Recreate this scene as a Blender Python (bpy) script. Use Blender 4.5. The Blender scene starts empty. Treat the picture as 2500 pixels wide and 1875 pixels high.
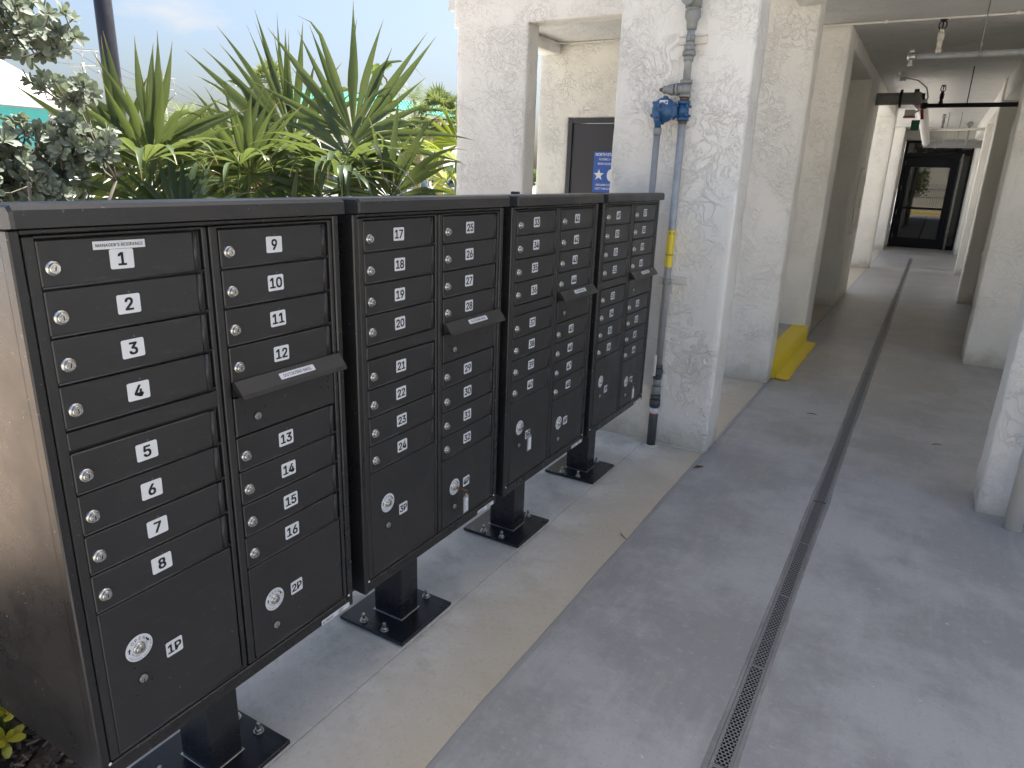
import bpy, bmesh, math, random
import numpy as np
from mathutils import Vector, Matrix, noise
R = math.radians
random.seed(7)
scene = bpy.context.scene
col = scene.collection

# ------------------------------------------------------------------ camera
cam_d = bpy.data.cameras.new('camera')
cam = bpy.data.objects.new('camera', cam_d)
col.objects.link(cam)
cam.location = (1.3045, -0.9537, 1.6343)
cam.rotation_euler = (R(72.992), R(-1.877), R(30.711))
cam_d.sensor_width = 36
cam_d.lens = 1684.1 / 2500 * 36
cam_d.clip_start = 0.05
cam_d.clip_end = 2000
scene.camera = cam

# ------------------------------------------------------------------ sky and sun
SUN_AZ, SUN_EL = 17.5, 64.0          # azimuth from +Y towards +X
world = bpy.data.worlds.new('World')
scene.world = world
world.use_nodes = True
wn, wl = world.node_tree.nodes, world.node_tree.links
wn.clear()
wout = wn.new('ShaderNodeOutputWorld')
wbg = wn.new('ShaderNodeBackground')
wbg.inputs['Strength'].default_value = 0.074
sky = wn.new('ShaderNodeTexSky')
sky.sky_type = 'NISHITA'
sky.sun_disc = False
sky.sun_elevation = R(SUN_EL)
sky.sun_rotation = R(SUN_AZ)
sky.air_density = 1.0
sky.dust_density = 4.6
sky.ozone_density = 3.0
# thin fair-weather clouds scattered over the whole sky
wtc = wn.new('ShaderNodeTexCoord')
wmap = wn.new('ShaderNodeMapping')
wmap.inputs['Scale'].default_value = (1.612, 1.612, 5.270)
wmap.inputs['Location'].default_value = (-0.143, 0.973, 0.594)
wnz = wn.new('ShaderNodeTexNoise')
wnz.inputs['Scale'].default_value = 1.55
wnz.inputs['Detail'].default_value = 7
wnz.inputs['Roughness'].default_value = 0.55
wrp = wn.new('ShaderNodeMapRange')
wrp.inputs['From Min'].default_value = 0.555
wrp.inputs['From Max'].default_value = 0.67
wrp.inputs['To Max'].default_value = 0.9
wmx = wn.new('ShaderNodeMix')
wmx.data_type = 'RGBA'
wmx.inputs[7].default_value = (3.6, 3.55, 3.5, 1)
wl.new(wtc.outputs['Generated'], wmap.inputs['Vector'])
wl.new(wmap.outputs['Vector'], wnz.inputs['Vector'])
wl.new(wnz.outputs['Fac'], wrp.inputs['Value'])
wl.new(wrp.outputs['Result'], wmx.inputs['Factor'])
wl.new(sky.outputs['Color'], wmx.inputs[6])
wl.new(wmx.outputs[2], wbg.inputs['Color'])
wl.new(wbg.outputs['Background'], wout.inputs['Surface'])

sun_d = bpy.data.lights.new('sun', 'SUN')
sun_d.energy = 5.0
sun_d.angle = R(0.53)
sun_d.color = (1.0, 0.955, 0.885)
sun = bpy.data.objects.new('sun', sun_d)
col.objects.link(sun)
_s = Vector((math.sin(R(SUN_AZ)) * math.cos(R(SUN_EL)), math.cos(R(SUN_AZ)) * math.cos(R(SUN_EL)), math.sin(R(SUN_EL))))
sun.rotation_euler = (-_s).to_track_quat('-Z', 'Y').to_euler()
sun.location = (0, 0, 30)

vs = scene.view_settings
vs.view_transform = 'Standard'
vs.look = 'None'
vs.gamma = 1
vs.use_curve_mapping = False
vs.exposure = 1.80
scene.cycles.use_denoising = True
scene.cycles.max_bounces = 10
scene.cycles.diffuse_bounces = 6
scene.cycles.glossy_bounces = 4
scene.cycles.transmission_bounces = 6
scene.cycles.transparent_max_bounces = 12
scene.cycles.sample_clamp_indirect = 8
scene.cycles.caustics_reflective = False
scene.cycles.caustics_refractive = False

# ------------------------------------------------------------------ materials
class NT:
    def __init__(s, m):
        s.m = m; s.n = m.node_tree.nodes; s.l = m.node_tree.links
        s.b = s.n['Principled BSDF']
        s.tc = None
    def co(s, kind='Object', scale=None):
        if s.tc is None: s.tc = s.n.new('ShaderNodeTexCoord')
        if scale is None: return s.tc.outputs[kind]
        mp = s.n.new('ShaderNodeMapping'); mp.inputs['Scale'].default_value = scale
        s.l.new(s.tc.outputs[kind], mp.inputs['Vector']); return mp.outputs['Vector']
    def noise(s, vec, scale, detail=3, rough=.5, dist=0):
        t = s.n.new('ShaderNodeTexNoise'); t.inputs['Scale'].default_value = scale
        t.inputs['Detail'].default_value = detail; t.inputs['Roughness'].default_value = rough
        t.inputs['Distortion'].default_value = dist
        s.l.new(vec, t.inputs['Vector']); return t.outputs['Fac']
    def vor(s, vec, scale, feat='F1'):
        t = s.n.new('ShaderNodeTexVoronoi'); t.feature = feat; t.inputs['Scale'].default_value = scale
        s.l.new(vec, t.inputs['Vector']); return t.outputs['Distance']
    def rng(s, v, a, b, c=0, d=1, smooth=True):
        t = s.n.new('ShaderNodeMapRange'); t.interpolation_type = 'SMOOTHSTEP' if smooth else 'LINEAR'
        for k, x in zip(('From Min', 'From Max', 'To Min', 'To Max'), (a, b, c, d)): t.inputs[k].default_value = x
        s.l.new(v, t.inputs['Value']); return t.outputs['Result']
    def math(s, op, a, b=None):
        t = s.n.new('ShaderNodeMath'); t.operation = op
        for i, x in enumerate((a, b)):
            if x is None: continue
            if isinstance(x, (int, float)): t.inputs[i].default_value = x
            else: s.l.new(x, t.inputs[i])
        return t.outputs[0]
    def mix(s, f, a, b, mode='MIX'):
        t = s.n.new('ShaderNodeMix'); t.data_type = 'RGBA'; t.blend_type = mode
        for i, x in ((0, f), (6, a), (7, b)):
            if isinstance(x, (int, float)): t.inputs[i].default_value = x
            elif isinstance(x, tuple): t.inputs[i].default_value = (*x[:3], 1)
            else: s.l.new(x, t.inputs[i])
        return t.outputs[2]
    def sep(s, vec):
        t = s.n.new('ShaderNodeSeparateXYZ'); s.l.new(vec, t.inputs[0]); return t.outputs
    def bump(s, h, strength, dist):
        t = s.n.new('ShaderNodeBump'); t.inputs['Strength'].default_value = strength; t.inputs['Distance'].default_value = dist
        s.l.new(h, t.inputs['Height']); s.l.new(t.outputs['Normal'], s.b.inputs['Normal'])
    def set(s, k, v):
        i = s.b.inputs[k]
        if isinstance(v, (int, float)): i.default_value = v
        elif isinstance(v, tuple): i.default_value = (*v[:3], 1)
        else: s.l.new(v, i)

def nmat(name):
    m = bpy.data.materials.new(name); m.use_nodes = True
    return NT(m)

def mat(name, c, rough=.5, metal=0, var=.12, vs_=18, bump=0, bs=200, spec=.5, bd=.001):
    t = nmat(name)
    n = t.noise(t.co(), vs_, 4)
    t.set('Base Color', t.mix(n, tuple(x * (1 - var) for x in c), tuple(min(1, x * (1 + var)) for x in c)))
    t.set('Roughness', t.rng(n, .3, .7, max(.02, rough - .06), min(1, rough + .06)))
    t.set('Metallic', metal); t.set('Specular IOR Level', spec)
    if bump: t.bump(t.noise(t.co(), bs, 3), bump, bd)
    return t.m

M = {}
def stucco(name, c, dirt):
    t = nmat(name); v = t.co()
    low = t.rng(t.noise(v, 2.3, 3), .38, .60)
    low2 = t.rng(t.noise(v, 3.4, 3), .42, .60)
    low3 = t.rng(t.noise(v, 2.9, 2), .44, .58)
    pl1 = t.rng(t.noise(v, 8.5, 5, .55, 1.6), .476, .526)
    pl2 = t.rng(t.noise(v, 17, 5, .6, 1.3), .476, .536)
    pl3 = t.rng(t.noise(v, 36, 4, .6, .9), .48, .57)
    warp = t.noise(v, 6.6, 5, .6, 2.0)
    ridge = t.rng(t.math('ABSOLUTE', t.math('SUBTRACT', warp, .5)), .0, .05, 1, 0)
    h = t.math('ADD', t.math('MULTIPLY', pl1, t.math('MULTIPLY', low, .55)), t.math('MULTIPLY', pl2, t.math('MULTIPLY', low2, .5)))
    h = t.math('ADD', h, t.math('MULTIPLY', pl3, t.math('MULTIPLY', low, .28)))
    h = t.math('ADD', h, t.math('MULTIPLY', ridge, t.math('MULTIPLY', low3, .75)))
    h = t.math('ADD', h, t.math('MULTIPLY', t.noise(v, 4, 3), .9))
    h = t.math('ADD', h, t.math('MULTIPLY', t.noise(v, 150, 3), .06))
    t.bump(h, .74, .0076)
    d = t.rng(t.noise(v, 3.3, 6, .65), .52, .75, 0, .35)
    base = t.mix(d, c, dirt)
    gz = t.rng(t.math('ADD', t.sep(v)[2], t.math('MULTIPLY', t.noise(v, 7, 5, .65), -.35)), -.18, .02, .55, 0)
    base = t.mix(gz, base, (.42, .37, .28))
    st = t.math('MULTIPLY', t.rng(t.noise(t.co('Object', (6, 6, .5)), 2.5, 5, .6), .60, .75), .22)
    base = t.mix(st, base, (.55, .50, .40))
    t.set('Base Color', base)
    t.set('Roughness', .62); t.set('Specular IOR Level', .35)
    return t.m
M['stucco'] = stucco('white_stucco', (.83, .805, .745), (.71, .67, .59))
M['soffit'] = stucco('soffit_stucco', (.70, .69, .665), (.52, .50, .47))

t = nmat('painted_floor'); v = t.co()
a = t.noise(v, 1.25, 8, .68); b = t.noise(t.co('Object', (6, .8, 1)), 2.2, 6, .65); c = t.noise(v, 60, 3)
base = t.mix(t.rng(a, .41, .60), (.285, .281, .272), (.40, .393, .378))
base = t.mix(t.rng(b, .50, .72, 0, .35), base, (.44, .43, .41))
base = t.mix(t.rng(t.noise(t.co('Object', (5, .9, 1)), 3.1, 6, .7), .52, .74, 0, .35), base, (.265, .26, .25))
fl = t.noise(v, 32, 5, .7)
base = t.mix(t.rng(fl, .54, .70, 0, .45), base, (.45, .44, .42))
base = t.mix(t.rng(t.noise(v, 75, 4, .7), .56, .68, 0, .4), base, (.22, .215, .205))
sp = t.math('MULTIPLY', t.rng(t.noise(v, 11, 6, .75), .66, .69), t.rng(t.noise(v, 2.3, 2), .5, .56))
base = t.mix(t.math('MULTIPLY', sp, .9), base, (.60, .59, .57))
dk = t.math('MULTIPLY', t.rng(t.vor(v, 3.1), .014, .022, 1, 0), t.rng(t.noise(v, 2.2, 2), .5, .55))
base = t.mix(t.math('MULTIPLY', dk, .8), base, (.04, .035, .03))
s2 = t.math('MULTIPLY', t.rng(t.noise(t.co('Object', (1, 4, 1)), 6, 7, .78), .66, .70), t.rng(t.noise(v, .9, 2), .5, .56))
base = t.mix(t.math('MULTIPLY', s2, .4), base, (.13, .125, .12))
ck = t.n.new('ShaderNodeTexVoronoi'); ck.feature = 'DISTANCE_TO_EDGE'; ck.inputs['Scale'].default_value = .55
cw_ = t.n.new('ShaderNodeMix'); cw_.data_type = 'VECTOR'; cw_.inputs[0].default_value = .16
nzc = t.n.new('ShaderNodeTexNoise'); nzc.inputs['Scale'].default_value = 3; nzc.inputs['Detail'].default_value = 6
t.l.new(v, nzc.inputs['Vector']); t.l.new(v, cw_.inputs[4]); t.l.new(nzc.outputs['Color'], cw_.inputs[5]); t.l.new(cw_.outputs[1], ck.inputs['Vector'])
crk = t.math('MULTIPLY', t.rng(ck.outputs['Distance'], .0, .0022, 1, 0), t.rng(t.noise(v, .8, 2), .5, .58))
base = t.mix(t.math('MULTIPLY', crk, .10), base, (.10, .095, .09))
wh = t.math('MULTIPLY', t.rng(t.vor(v, 5.1), .016, .028, 1, 0), t.rng(t.noise(v, 3.3, 2), .48, .52))
base = t.mix(wh, base, (.62, .61, .6))
t.set('Base Color', base); t.set('Roughness', t.rng(a, .3, .7, .34, .55)); t.set('Specular IOR Level', .45)
t.bump(t.math('ADD', t.math('MULTIPLY', c, .35), t.noise(v, 5, 4)), .3, .004)
M['floor'] = t.m

def concrete(name, c1, c2, stain, sx0, sx1, samt):
    t = nmat(name); v = t.co()
    a = t.noise(v, 2.1, 7, .66); b = t.noise(v, 75, 3); f = t.noise(v, 260, 2)
    base = t.mix(t.rng(a, .36, .64), c1, c2)
    base = t.mix(t.rng(t.noise(v, 4.5, 7, .7), .47, .66, 0, .5), base, tuple(.66 * q for q in c1))
    x = t.sep(v)[0]
    sm = t.math('MULTIPLY', t.rng(t.math('ADD', x, t.math('MULTIPLY', t.math('SUBTRACT', t.noise(v, 1.5, 5, .6), .5), .5)), sx0, sx1), samt)
    base = t.mix(sm, base, stain)
    base = t.mix(t.rng(b, .54, .76, 0, .28), base, (.26, .24, .20))
    sc = t.math('MULTIPLY', t.rng(t.noise(t.co('Object', (1, 1, 1)), 7, 6, .7), .66, .72), .5)
    base = t.mix(sc, base, (.16, .14, .12))
    t.set('Base Color', base); t.set('Roughness', t.rng(a, .3, .7, .5, .8)); t.set('Specular IOR Level', .4)
    t.bump(t.math('ADD', t.math('MULTIPLY', f, .4), b), .2, .003)
    return t.m
M['pad'] = concrete('pad_concrete', (.51, .49, .45), (.66, .635, .585), (.50, .43, .315), -.2, .36, .8)
M['pave'] = concrete('pale_concrete', (.53, .475, .41), (.63, .575, .50), (.44, .38, .3), 900, 901, .1)
M['pale'] = concrete('bounce_pale_concrete', (.62, .60, .565), (.72, .70, .66), (.6, .6, .6), 900, 901, .1)  # kept very pale to bounce sunlight into the walkway
M['pave2'] = concrete('tan_paving', (.45, .345, .26), (.53, .42, .325), (.44, .38, .3), 900, 901, .1)
M['asph'] = concrete('lot_paving', (.40, .395, .385), (.50, .49, .475), (.3, .3, .3), 900, 901, .1)
M['lip'] = mat('paint_edge', (.33, .325, .31), .6, bump=.3, bs=60, bd=.003)
M['grout'] = concrete('drain_grout', (.19, .188, .182), (.28, .272, .255), (.36, .34, .3), 900, 901, .1)

# black powder coat
def powder(name, c, rough, dust=.25):
    t = nmat(name); v = t.co()
    n = t.noise(v, 6, 5, .6)
    base = t.mix(n, tuple(x * .85 for x in c), tuple(x * 1.25 for x in c))
    dd = t.math('MULTIPLY', t.rng(t.noise(v, 95, 2, .5), .70, .73), t.rng(t.noise(v, 5, 3), .45, .6))
    base = t.mix(t.math('MULTIPLY', dd, dust), base, (.35, .34, .32))
    sm = t.math('MULTIPLY', t.rng(t.noise(t.co('Object', (1, 3, 14)), 5, 6, .7), .55, .75), .10)
    base = t.mix(sm, base, (.22, .21, .20))
    sc = t.math('MULTIPLY', t.rng(t.noise(t.co('Object', (1, 40, 3.5)), 9, 4, .6), .72, .76), t.rng(t.noise(v, 9, 2), .5, .6))
    base = t.mix(t.math('MULTIPLY', sc, .35), base, (.16, .155, .15))
    t.set('Base Color', base); t.set('Roughness', t.rng(t.noise(v, 3.5, 6, .65), .3, .7, rough - .07, rough + .12))
    t.bump(t.noise(v, 620, 2), .30, .0009)
    return t.m
M['black'] = powder('black_powder_coat', (.023, .0228, .0232), .38)
M['blackside'] = powder('black_cabinet_coat', (.016, .016, .0168), .29, .5)
M['black2'] = powder('black_gloss_coat', (.012, .0135, .019), .30, .15)
M['slot'] = mat('dark_recess', (.004, .004, .004), .8)
M['label'] = mat('label_white', (.66, .68, .71), .4, var=.04)
M['ink'] = mat('ink_black', (.006, .006, .007), .5)
M['greyink'] = mat('ink_grey', (.05, .05, .055), .5)
M['lock'] = mat('lock_nickel', (.57, .56, .53), .27, 1, var=.15, vs_=300)
M['brass'] = mat('key_brass', (.22, .12, .07), .45, .6)
M['steel'] = mat('zinc_steel', (.50, .49, .46), .35, 1, var=.25, vs_=120)
M['tagpl'] = mat('clear_tag_plastic', (.30, .30, .31), .15)
M['galv'] = mat('galvanised_pipe', (.36, .375, .38), .48, .3, var=.3, vs_=25, bump=.2, bs=90)
M['galvd'] = mat('galvanised_dull', (.26, .27, .262), .55, .25, var=.3, vs_=20, bump=.2, bs=90)
M['greypvc'] = mat('grey_pvc', (.27, .27, .275), .45)
M['darkpvc'] = mat('black_pvc', (.055, .064, .068), .5, var=.3)
M['blueiron'] = mat('blue_enamel', (.022, .085, .20), .38, var=.25, vs_=40)
M['whitepaint'] = mat('white_paint', (.72, .70, .66), .5, var=.06)
M['offpaint'] = mat('cream_paint', (.60, .565, .48), .5, var=.08)
t = nmat('yellow_paint'); v = t.co(); n = t.noise(v, 9, 5, .6)
base = t.mix(n, (.74, .54, .012), (.84, .64, .02))
base = t.mix(t.rng(t.noise(v, 14, 7, .75), .62, .72, 0, .4), base, (.40, .33, .16))
base = t.mix(t.rng(t.noise(v, 30, 5, .7), .66, .72, 0, .6), base, (.22, .21, .2))
t.set('Base Color', base); t.set('Roughness', t.rng(n, .3, .7, .42, .6)); t.bump(t.noise(v, 35, 4), .3, .004)
M['yellow'] = t.m
M['ytape'] = mat('yellow_tape', (.75, .58, .03), .4, var=.05)
M['red'] = mat('red_paint', (.45, .015, .02), .4)
M['green'] = mat('green_tag', (.0, .15, .06), .5)
M['copper'] = mat('brown_fitting', (.16, .085, .05), .4, .6)
M['blackiron'] = mat('black_iron', (.02, .02, .021), .5, .2)
M['greydoor'] = mat('charcoal_door_paint', (.035, .034, .042), .42, var=.06)
M['doorblk'] = mat('black_aluminium', (.004, .005, .009), .5, var=.1, spec=.2)
M['signblue'] = mat('sign_blue', (.025, .11, .45), .4, var=.04)
M['signwhite'] = mat('sign_white', (.80, .81, .82), .4, var=.03)
M['grate'] = mat('grate_metal', (.25, .25, .25), .45, .3, var=.2, vs_=40)
M['pole'] = mat('bronze_pole', (.022, .023, .032), .35, .2)
M['woodpole'] = mat('weathered_pole', (.36, .34, .30), .8)
M['wire'] = mat('cable_black', (.05, .05, .06), .6)
t = nmat('dark_glass'); t.set('Base Color', (.003, .004, .004)); t.set('Roughness', t.rng(t.noise(t.co(), 3), .3, .7, .01, .03)); t.b.inputs['IOR'].default_value = 1.6
M['dglass'] = t.m
t = nmat('tinted_window'); t.set('Base Color', t.mix(t.noise(t.co(), 2), (.02, .035, .045), (.05, .075, .09))); t.set('Roughness', .06); t.b.inputs['IOR'].default_value = 1.7
M['wglass'] = t.m

def leafmat(name, c1, c2, tip, rough, transl, tamt=.35, vsc=3):
    t = nmat(name); v = t.co()
    at = t.n.new('ShaderNodeAttribute'); at.attribute_name = 'tt'
    oi = t.n.new('ShaderNodeObjectInfo')
    n = t.math('ADD', t.math('MULTIPLY', t.noise(v, vsc, 3), .7), t.math('MULTIPLY', oi.outputs['Random'], .3))
    base = t.mix(t.rng(n, .25, .75), c1, c2)
    base = t.mix(t.rng(at.outputs['Fac'], .84, 1.0, 0, .95), base, tip)
    t.set('Base Color', base); t.set('Roughness', rough); t.set('Specular IOR Level', .45)
    tr = t.n.new('ShaderNodeBsdfTranslucent')
    t.l.new(t.mix(.5, base, transl), tr.inputs['Color'])
    mx = t.n.new('ShaderNodeMixShader'); mx.inputs[0].default_value = tamt
    t.l.new(t.b.outputs[0], mx.inputs[1]); t.l.new(tr.outputs[0], mx.inputs[2])
    t.l.new(mx.outputs[0], t.n['Material Output'].inputs['Surface'])
    return t.m
M['palm'] = leafmat('thatch_palm_leaf', (.036, .066, .030), (.098, .134, .050), (.36, .25, .11), .33, (.28, .35, .07), .32)
M['palmy'] = leafmat('yellow_palm_leaf', (.16, .22, .03), (.26, .30, .05), (.35, .25, .1), .4, (.35, .4, .05), .4)
M['silver'] = leafmat('silver_shrub_leaf', (.19, .225, .175), (.29, .32, .25), (.28, .3, .23), .55, (.26, .32, .14), .25, 8)
M['yleaf'] = leafmat('yellow_leaf', (.55, .46, .05), (.30, .36, .04), (.45, .15, .03), .4, (.6, .5, .05), .3, 14)
M['far_leaf'] = leafmat('far_palm_leaf', (.10, .14, .05), (.17, .20, .07), (.3, .25, .12), .5, (.25, .3, .08), .3, .6)
M['far_tree'] = leafmat('far_tree_leaf', (.06, .10, .03), (.13, .18, .05), (.13, .18, .05), .6, (.2, .28, .05), .25, .3)
M['grape'] = leafmat('round_leaf', (.10, .18, .04), (.2, .26, .07), (.3, .25, .1), .4, (.3, .4, .06), .35, 6)
M['bark'] = mat('palm_bark', (.20, .155, .105), .85, var=.35, vs_=30, bump=.6, bs=40, bd=.01)
M['stem'] = mat('grey_stem', (.16, .14, .11), .8, var=.25)
M['petiole'] = mat('green_petiole', (.13, .19, .05), .5)
M['mulch'] = mat('mulch_ground', (.035, .027, .02), .9, var=.5, vs_=40, bump=.8, bs=60, bd=.02)
t = nmat('mulch_chip'); oi = t.n.new('ShaderNodeAttribute'); oi.attribute_name = 'tt'
t.set('Base Color', t.mix(oi.outputs['Fac'], (.03, .022, .016), (.15, .115, .085))); t.set('Roughness', t.rng(t.noise(t.co(), 60), .3, .7, .75, .95))
M['chip'] = t.m
M['cream'] = mat('cream_wall', (.60, .58, .50), .7, var=.05, vs_=1)
M['teal'] = mat('teal_wall', (.06, .34, .33), .6, var=.08, vs_=1)
M['groof'] = mat('green_metal_roof', (.05, .36, .26), .4, var=.1, vs_=2)
M['wroof'] = mat('white_metal_roof', (.55, .53, .48), .5, var=.06, vs_=1)
M['carred'] = mat('car_red', (.38, .012, .03), .2, .0, var=.04)
M['carwhite'] = mat('car_white', (.66, .62, .58), .25, var=.03)
M['cargrey'] = mat('car_grey', (.20, .20, .25), .22, .5, var=.05)
M['carsilver'] = mat('car_silver', (.42, .44, .48), .22, .5, var=.05)
M['tyre'] = mat('tyre_rubber', (.015, .015, .015), .85)
M['rim'] = mat('wheel_rim', (.35, .35, .36), .35, .8)
M['tail'] = mat('tail_lamp', (.40, .02, .03), .2)
M['orange'] = mat('orange_plastic', (.75, .25, .04), .5)

# ------------------------------------------------------------------ mesh helpers
_tc = {}
try:   # a plain grotesque that ships with Blender; falls back to the built-in face
    import os
    FONT = bpy.data.fonts.load(os.path.join(bpy.utils.system_resource('DATAFILES', path='fonts'), 'Inter.woff2'))
except Exception:
    FONT = None
def text_mesh(s, size, bold=0.0, spacing=1.0):
    k = (s, round(size, 5), bold, spacing)
    if k in _tc: return _tc[k]
    cu = bpy.data.curves.new('txt', 'FONT')
    cu.body = s; cu.size = size; cu.align_x = 'CENTER'; cu.align_y = 'CENTER'
    cu.space_character = spacing
    if FONT: cu.font = FONT; cu.size = size * 1.28
    cu.resolution_u = 3
    ob = bpy.data.objects.new('txt', cu); col.objects.link(ob)
    dg = bpy.context.evaluated_depsgraph_get()
    me = bpy.data.meshes.new_from_object(ob.evaluated_get(dg))
    vs_ = [v.co.copy() for v in me.vertices]; fs = [tuple(p.vertices) for p in me.polygons]
    bpy.data.objects.remove(ob); bpy.data.curves.remove(cu); bpy.data.meshes.remove(me)
    if vs_:
        xs = [v.x for v in vs_]; ys = [v.y for v in vs_]
        c = Vector(((min(xs) + max(xs)) / 2, (min(ys) + max(ys)) / 2, 0)); vs_ = [v - c for v in vs_]
    if bold > 0 and vs_:      # heavier strokes: a few copies set a hair apart
        d = bold * size * 1.25; n = len(vs_); V = []; F = []
        for i, (dx, dy) in enumerate(((-d, -d * .7), (d, -d * .7), (-d, d * .7), (d, d * .7), (0, 0))):
            V += [v + Vector((dx, dy, i * .00004)) for v in vs_]; F += [tuple(q + i * n for q in f) for f in fs]
        vs_, fs = V, F
    _tc[k] = (vs_, fs)
    return _tc[k]

class MB:
    """collects geometry for ONE mesh"""
    def __init__(s): s.v = []; s.f = []; s.m = []; s.s = []; s.t = []
    def add(s, vs_, fs, mi=0, smooth=False, mtx=None, tt=None):
        o = len(s.v)
        s.v += [tuple(mtx @ Vector(p)) if mtx is not None else tuple(p) for p in vs_]
        s.t += list(tt) if tt is not None else [0.0] * len(vs_)
        for f in fs:
            s.f.append(tuple(o + i for i in f)); s.m.append(mi); s.s.append(smooth)
        return s
    def box(s, x0, x1, y0, y1, z0, z1, mi=0, b=0.0, mtx=None):
        if b <= 0:
            vs_ = [(x, y, z) for z in (z0, z1) for y in (y0, y1) for x in (x0, x1)]
            fs = [(0, 2, 3, 1), (4, 5, 7, 6), (0, 1, 5, 4), (2, 6, 7, 3), (0, 4, 6, 2), (1, 3, 7, 5)]
            return s.add(vs_, fs, mi, False, mtx)
        b = min(b, (x1 - x0) * .49, (y1 - y0) * .49, (z1 - z0) * .49)
        bm = bmesh.new()
        bmesh.ops.create_cube(bm, size=1)
        for q in bm.verts:
            q.co = Vector((x0 if q.co.x < 0 else x1, y0 if q.co.y < 0 else y1, z0 if q.co.z < 0 else z1))
        bmesh.ops.bevel(bm, geom=bm.edges[:], offset=b, segments=1, affect='EDGES')
        bm.verts.index_update()
        s.add([q.co.copy() for q in bm.verts], [[q.index for q in f.verts] for f in bm.faces], mi, False, mtx)
        bm.free(); return s
    def lathe(s, prof, n=20, mi=0, mtx=None, smooth=True, cap=True):
        """prof: list of (r, h) along local Z"""
        vs_ = []; fs = []
        for r, h in prof:
            for i in range(n):
                a = 2 * math.pi * i / n; vs_.append((r * math.cos(a), r * math.sin(a), h))
        for k in range(len(prof) - 1):
            for i in range(n):
                j = (i + 1) % n; fs.append((k * n + i, k * n + j, (k + 1) * n + j, (k + 1) * n + i))
        s.add(vs_, fs, mi, smooth, mtx)
        if cap:
            o = len(s.v) - len(vs_)
            s.f.append(tuple(o + i for i in reversed(range(n)))); s.m.append(mi); s.s.append(False)
            s.f.append(tuple(o + (len(prof) - 1) * n + i for i in range(n))); s.m.append(mi); s.s.append(False)
        return s
    def rings(s, steps, n=20, mi=0, mtx=None):
        """hard-edged stack of cylinders: steps (r0, r1, h0, h1)"""
        for r0, r1, h0, h1 in steps: s.lathe([(r0, h0), (r1, h1)], n, mi, mtx)
        return s
    def tube(s, pts, r, n=10, mi=0, cap=True):
        pts = [Vector(p) for p in pts]; vs_ = []; fs = []
        rr = r if isinstance(r, (list, tuple)) else [r] * len(pts)
        up = None
        for k, p in enumerate(pts):
            d = (pts[min(k + 1, len(pts) - 1)] - pts[max(k - 1, 0)]).normalized()
            if up is None: up = d.orthogonal().normalized()
            up = (up - d * up.dot(d)).normalized(); sd = d.cross(up)
            for i in range(n):
                a = 2 * math.pi * i / n; vs_.append(p + (up * math.cos(a) + sd * math.sin(a)) * rr[k])
        for k in range(len(pts) - 1):
            for i in range(n):
                j = (i + 1) % n; fs.append((k * n + i, k * n + j, (k + 1) * n + j, (k + 1) * n + i))
        s.add(vs_, fs, mi, True)
        if cap:
            o = len(s.v) - len(vs_); L = (len(pts) - 1) * n
            s.f.append(tuple(o + i for i in reversed(range(n)))); s.m.append(mi); s.s.append(False)
            s.f.append(tuple(o + L + i for i in range(n))); s.m.append(mi); s.s.append(False)
        return s
    def text(s, txt, size, mtx, mi=1, bold=0.0, spacing=1.0):
        vs_, fs = text_mesh(txt, size, bold, spacing)
        return s.add(vs_, fs, mi, False, mtx)
    def mesh(s, name, mats):
        me = bpy.data.meshes.new(name)
        me.from_pydata([tuple(p) for p in s.v], [], s.f)
        for m in mats: me.materials.append(M[m] if isinstance(m, str) else m)
        me.polygons.foreach_set('material_index', s.m)
        me.polygons.foreach_set('use_smooth', s.s)
        if any(s.t):
            at = me.attributes.new('tt', 'FLOAT', 'POINT'); at.data.foreach_set('value', s.t)
        me.update()
        return me
    def build(s, name, mats, parent=None, loc=None):
        if isinstance(mats, str): mats = [mats]
        return obj(name, s.mesh(name, mats), parent, loc)

def obj(name, me, parent=None, loc=None, rot=None):
    o = bpy.data.objects.new(name, me); col.objects.link(o)
    if parent is not None: o.parent = parent
    if loc is not None: o.location = loc
    if rot is not None: o.rotation_euler = rot
    return o
def empty(name, loc=(0, 0, 0), rz=0):
    o = bpy.data.objects.new(name, None); col.objects.link(o)
    o.location = loc; o.rotation_euler = (0, 0, rz); o.empty_display_size = .1
    return o
def tag(o, label, cat, group=None):
    o['label'] = label; o['category'] = cat
    if group: o['group'] = group
    return o
def structure(o): o['kind'] = 'structure'; return o
def stuff(o): o['kind'] = 'stuff'; return o
def T(x, y, z): return Matrix.Translation((x, y, z))
def frame(o, xa, ya, za):
    """matrix with given axes (columns) and origin"""
    m = Matrix.Identity(4)
    for i, a in enumerate((xa, ya, za)):
        for k in range(3): m[k][i] = a[k]
    for k in range(3): m[k][3] = o[k]
    return m
# a flat thing facing +X: local x -> +Y, local y -> +Z, local z -> +X
def FX(x, y, z): return frame((x, y, z), (0, 1, 0), (0, 0, 1), (1, 0, 0))
# a flat thing facing -Y: local x -> +X, local y -> +Z, local z -> -Y
def FY(x, y, z): return frame((x, y, z), (1, 0, 0), (0, 0, 1), (0, -1, 0))

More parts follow.
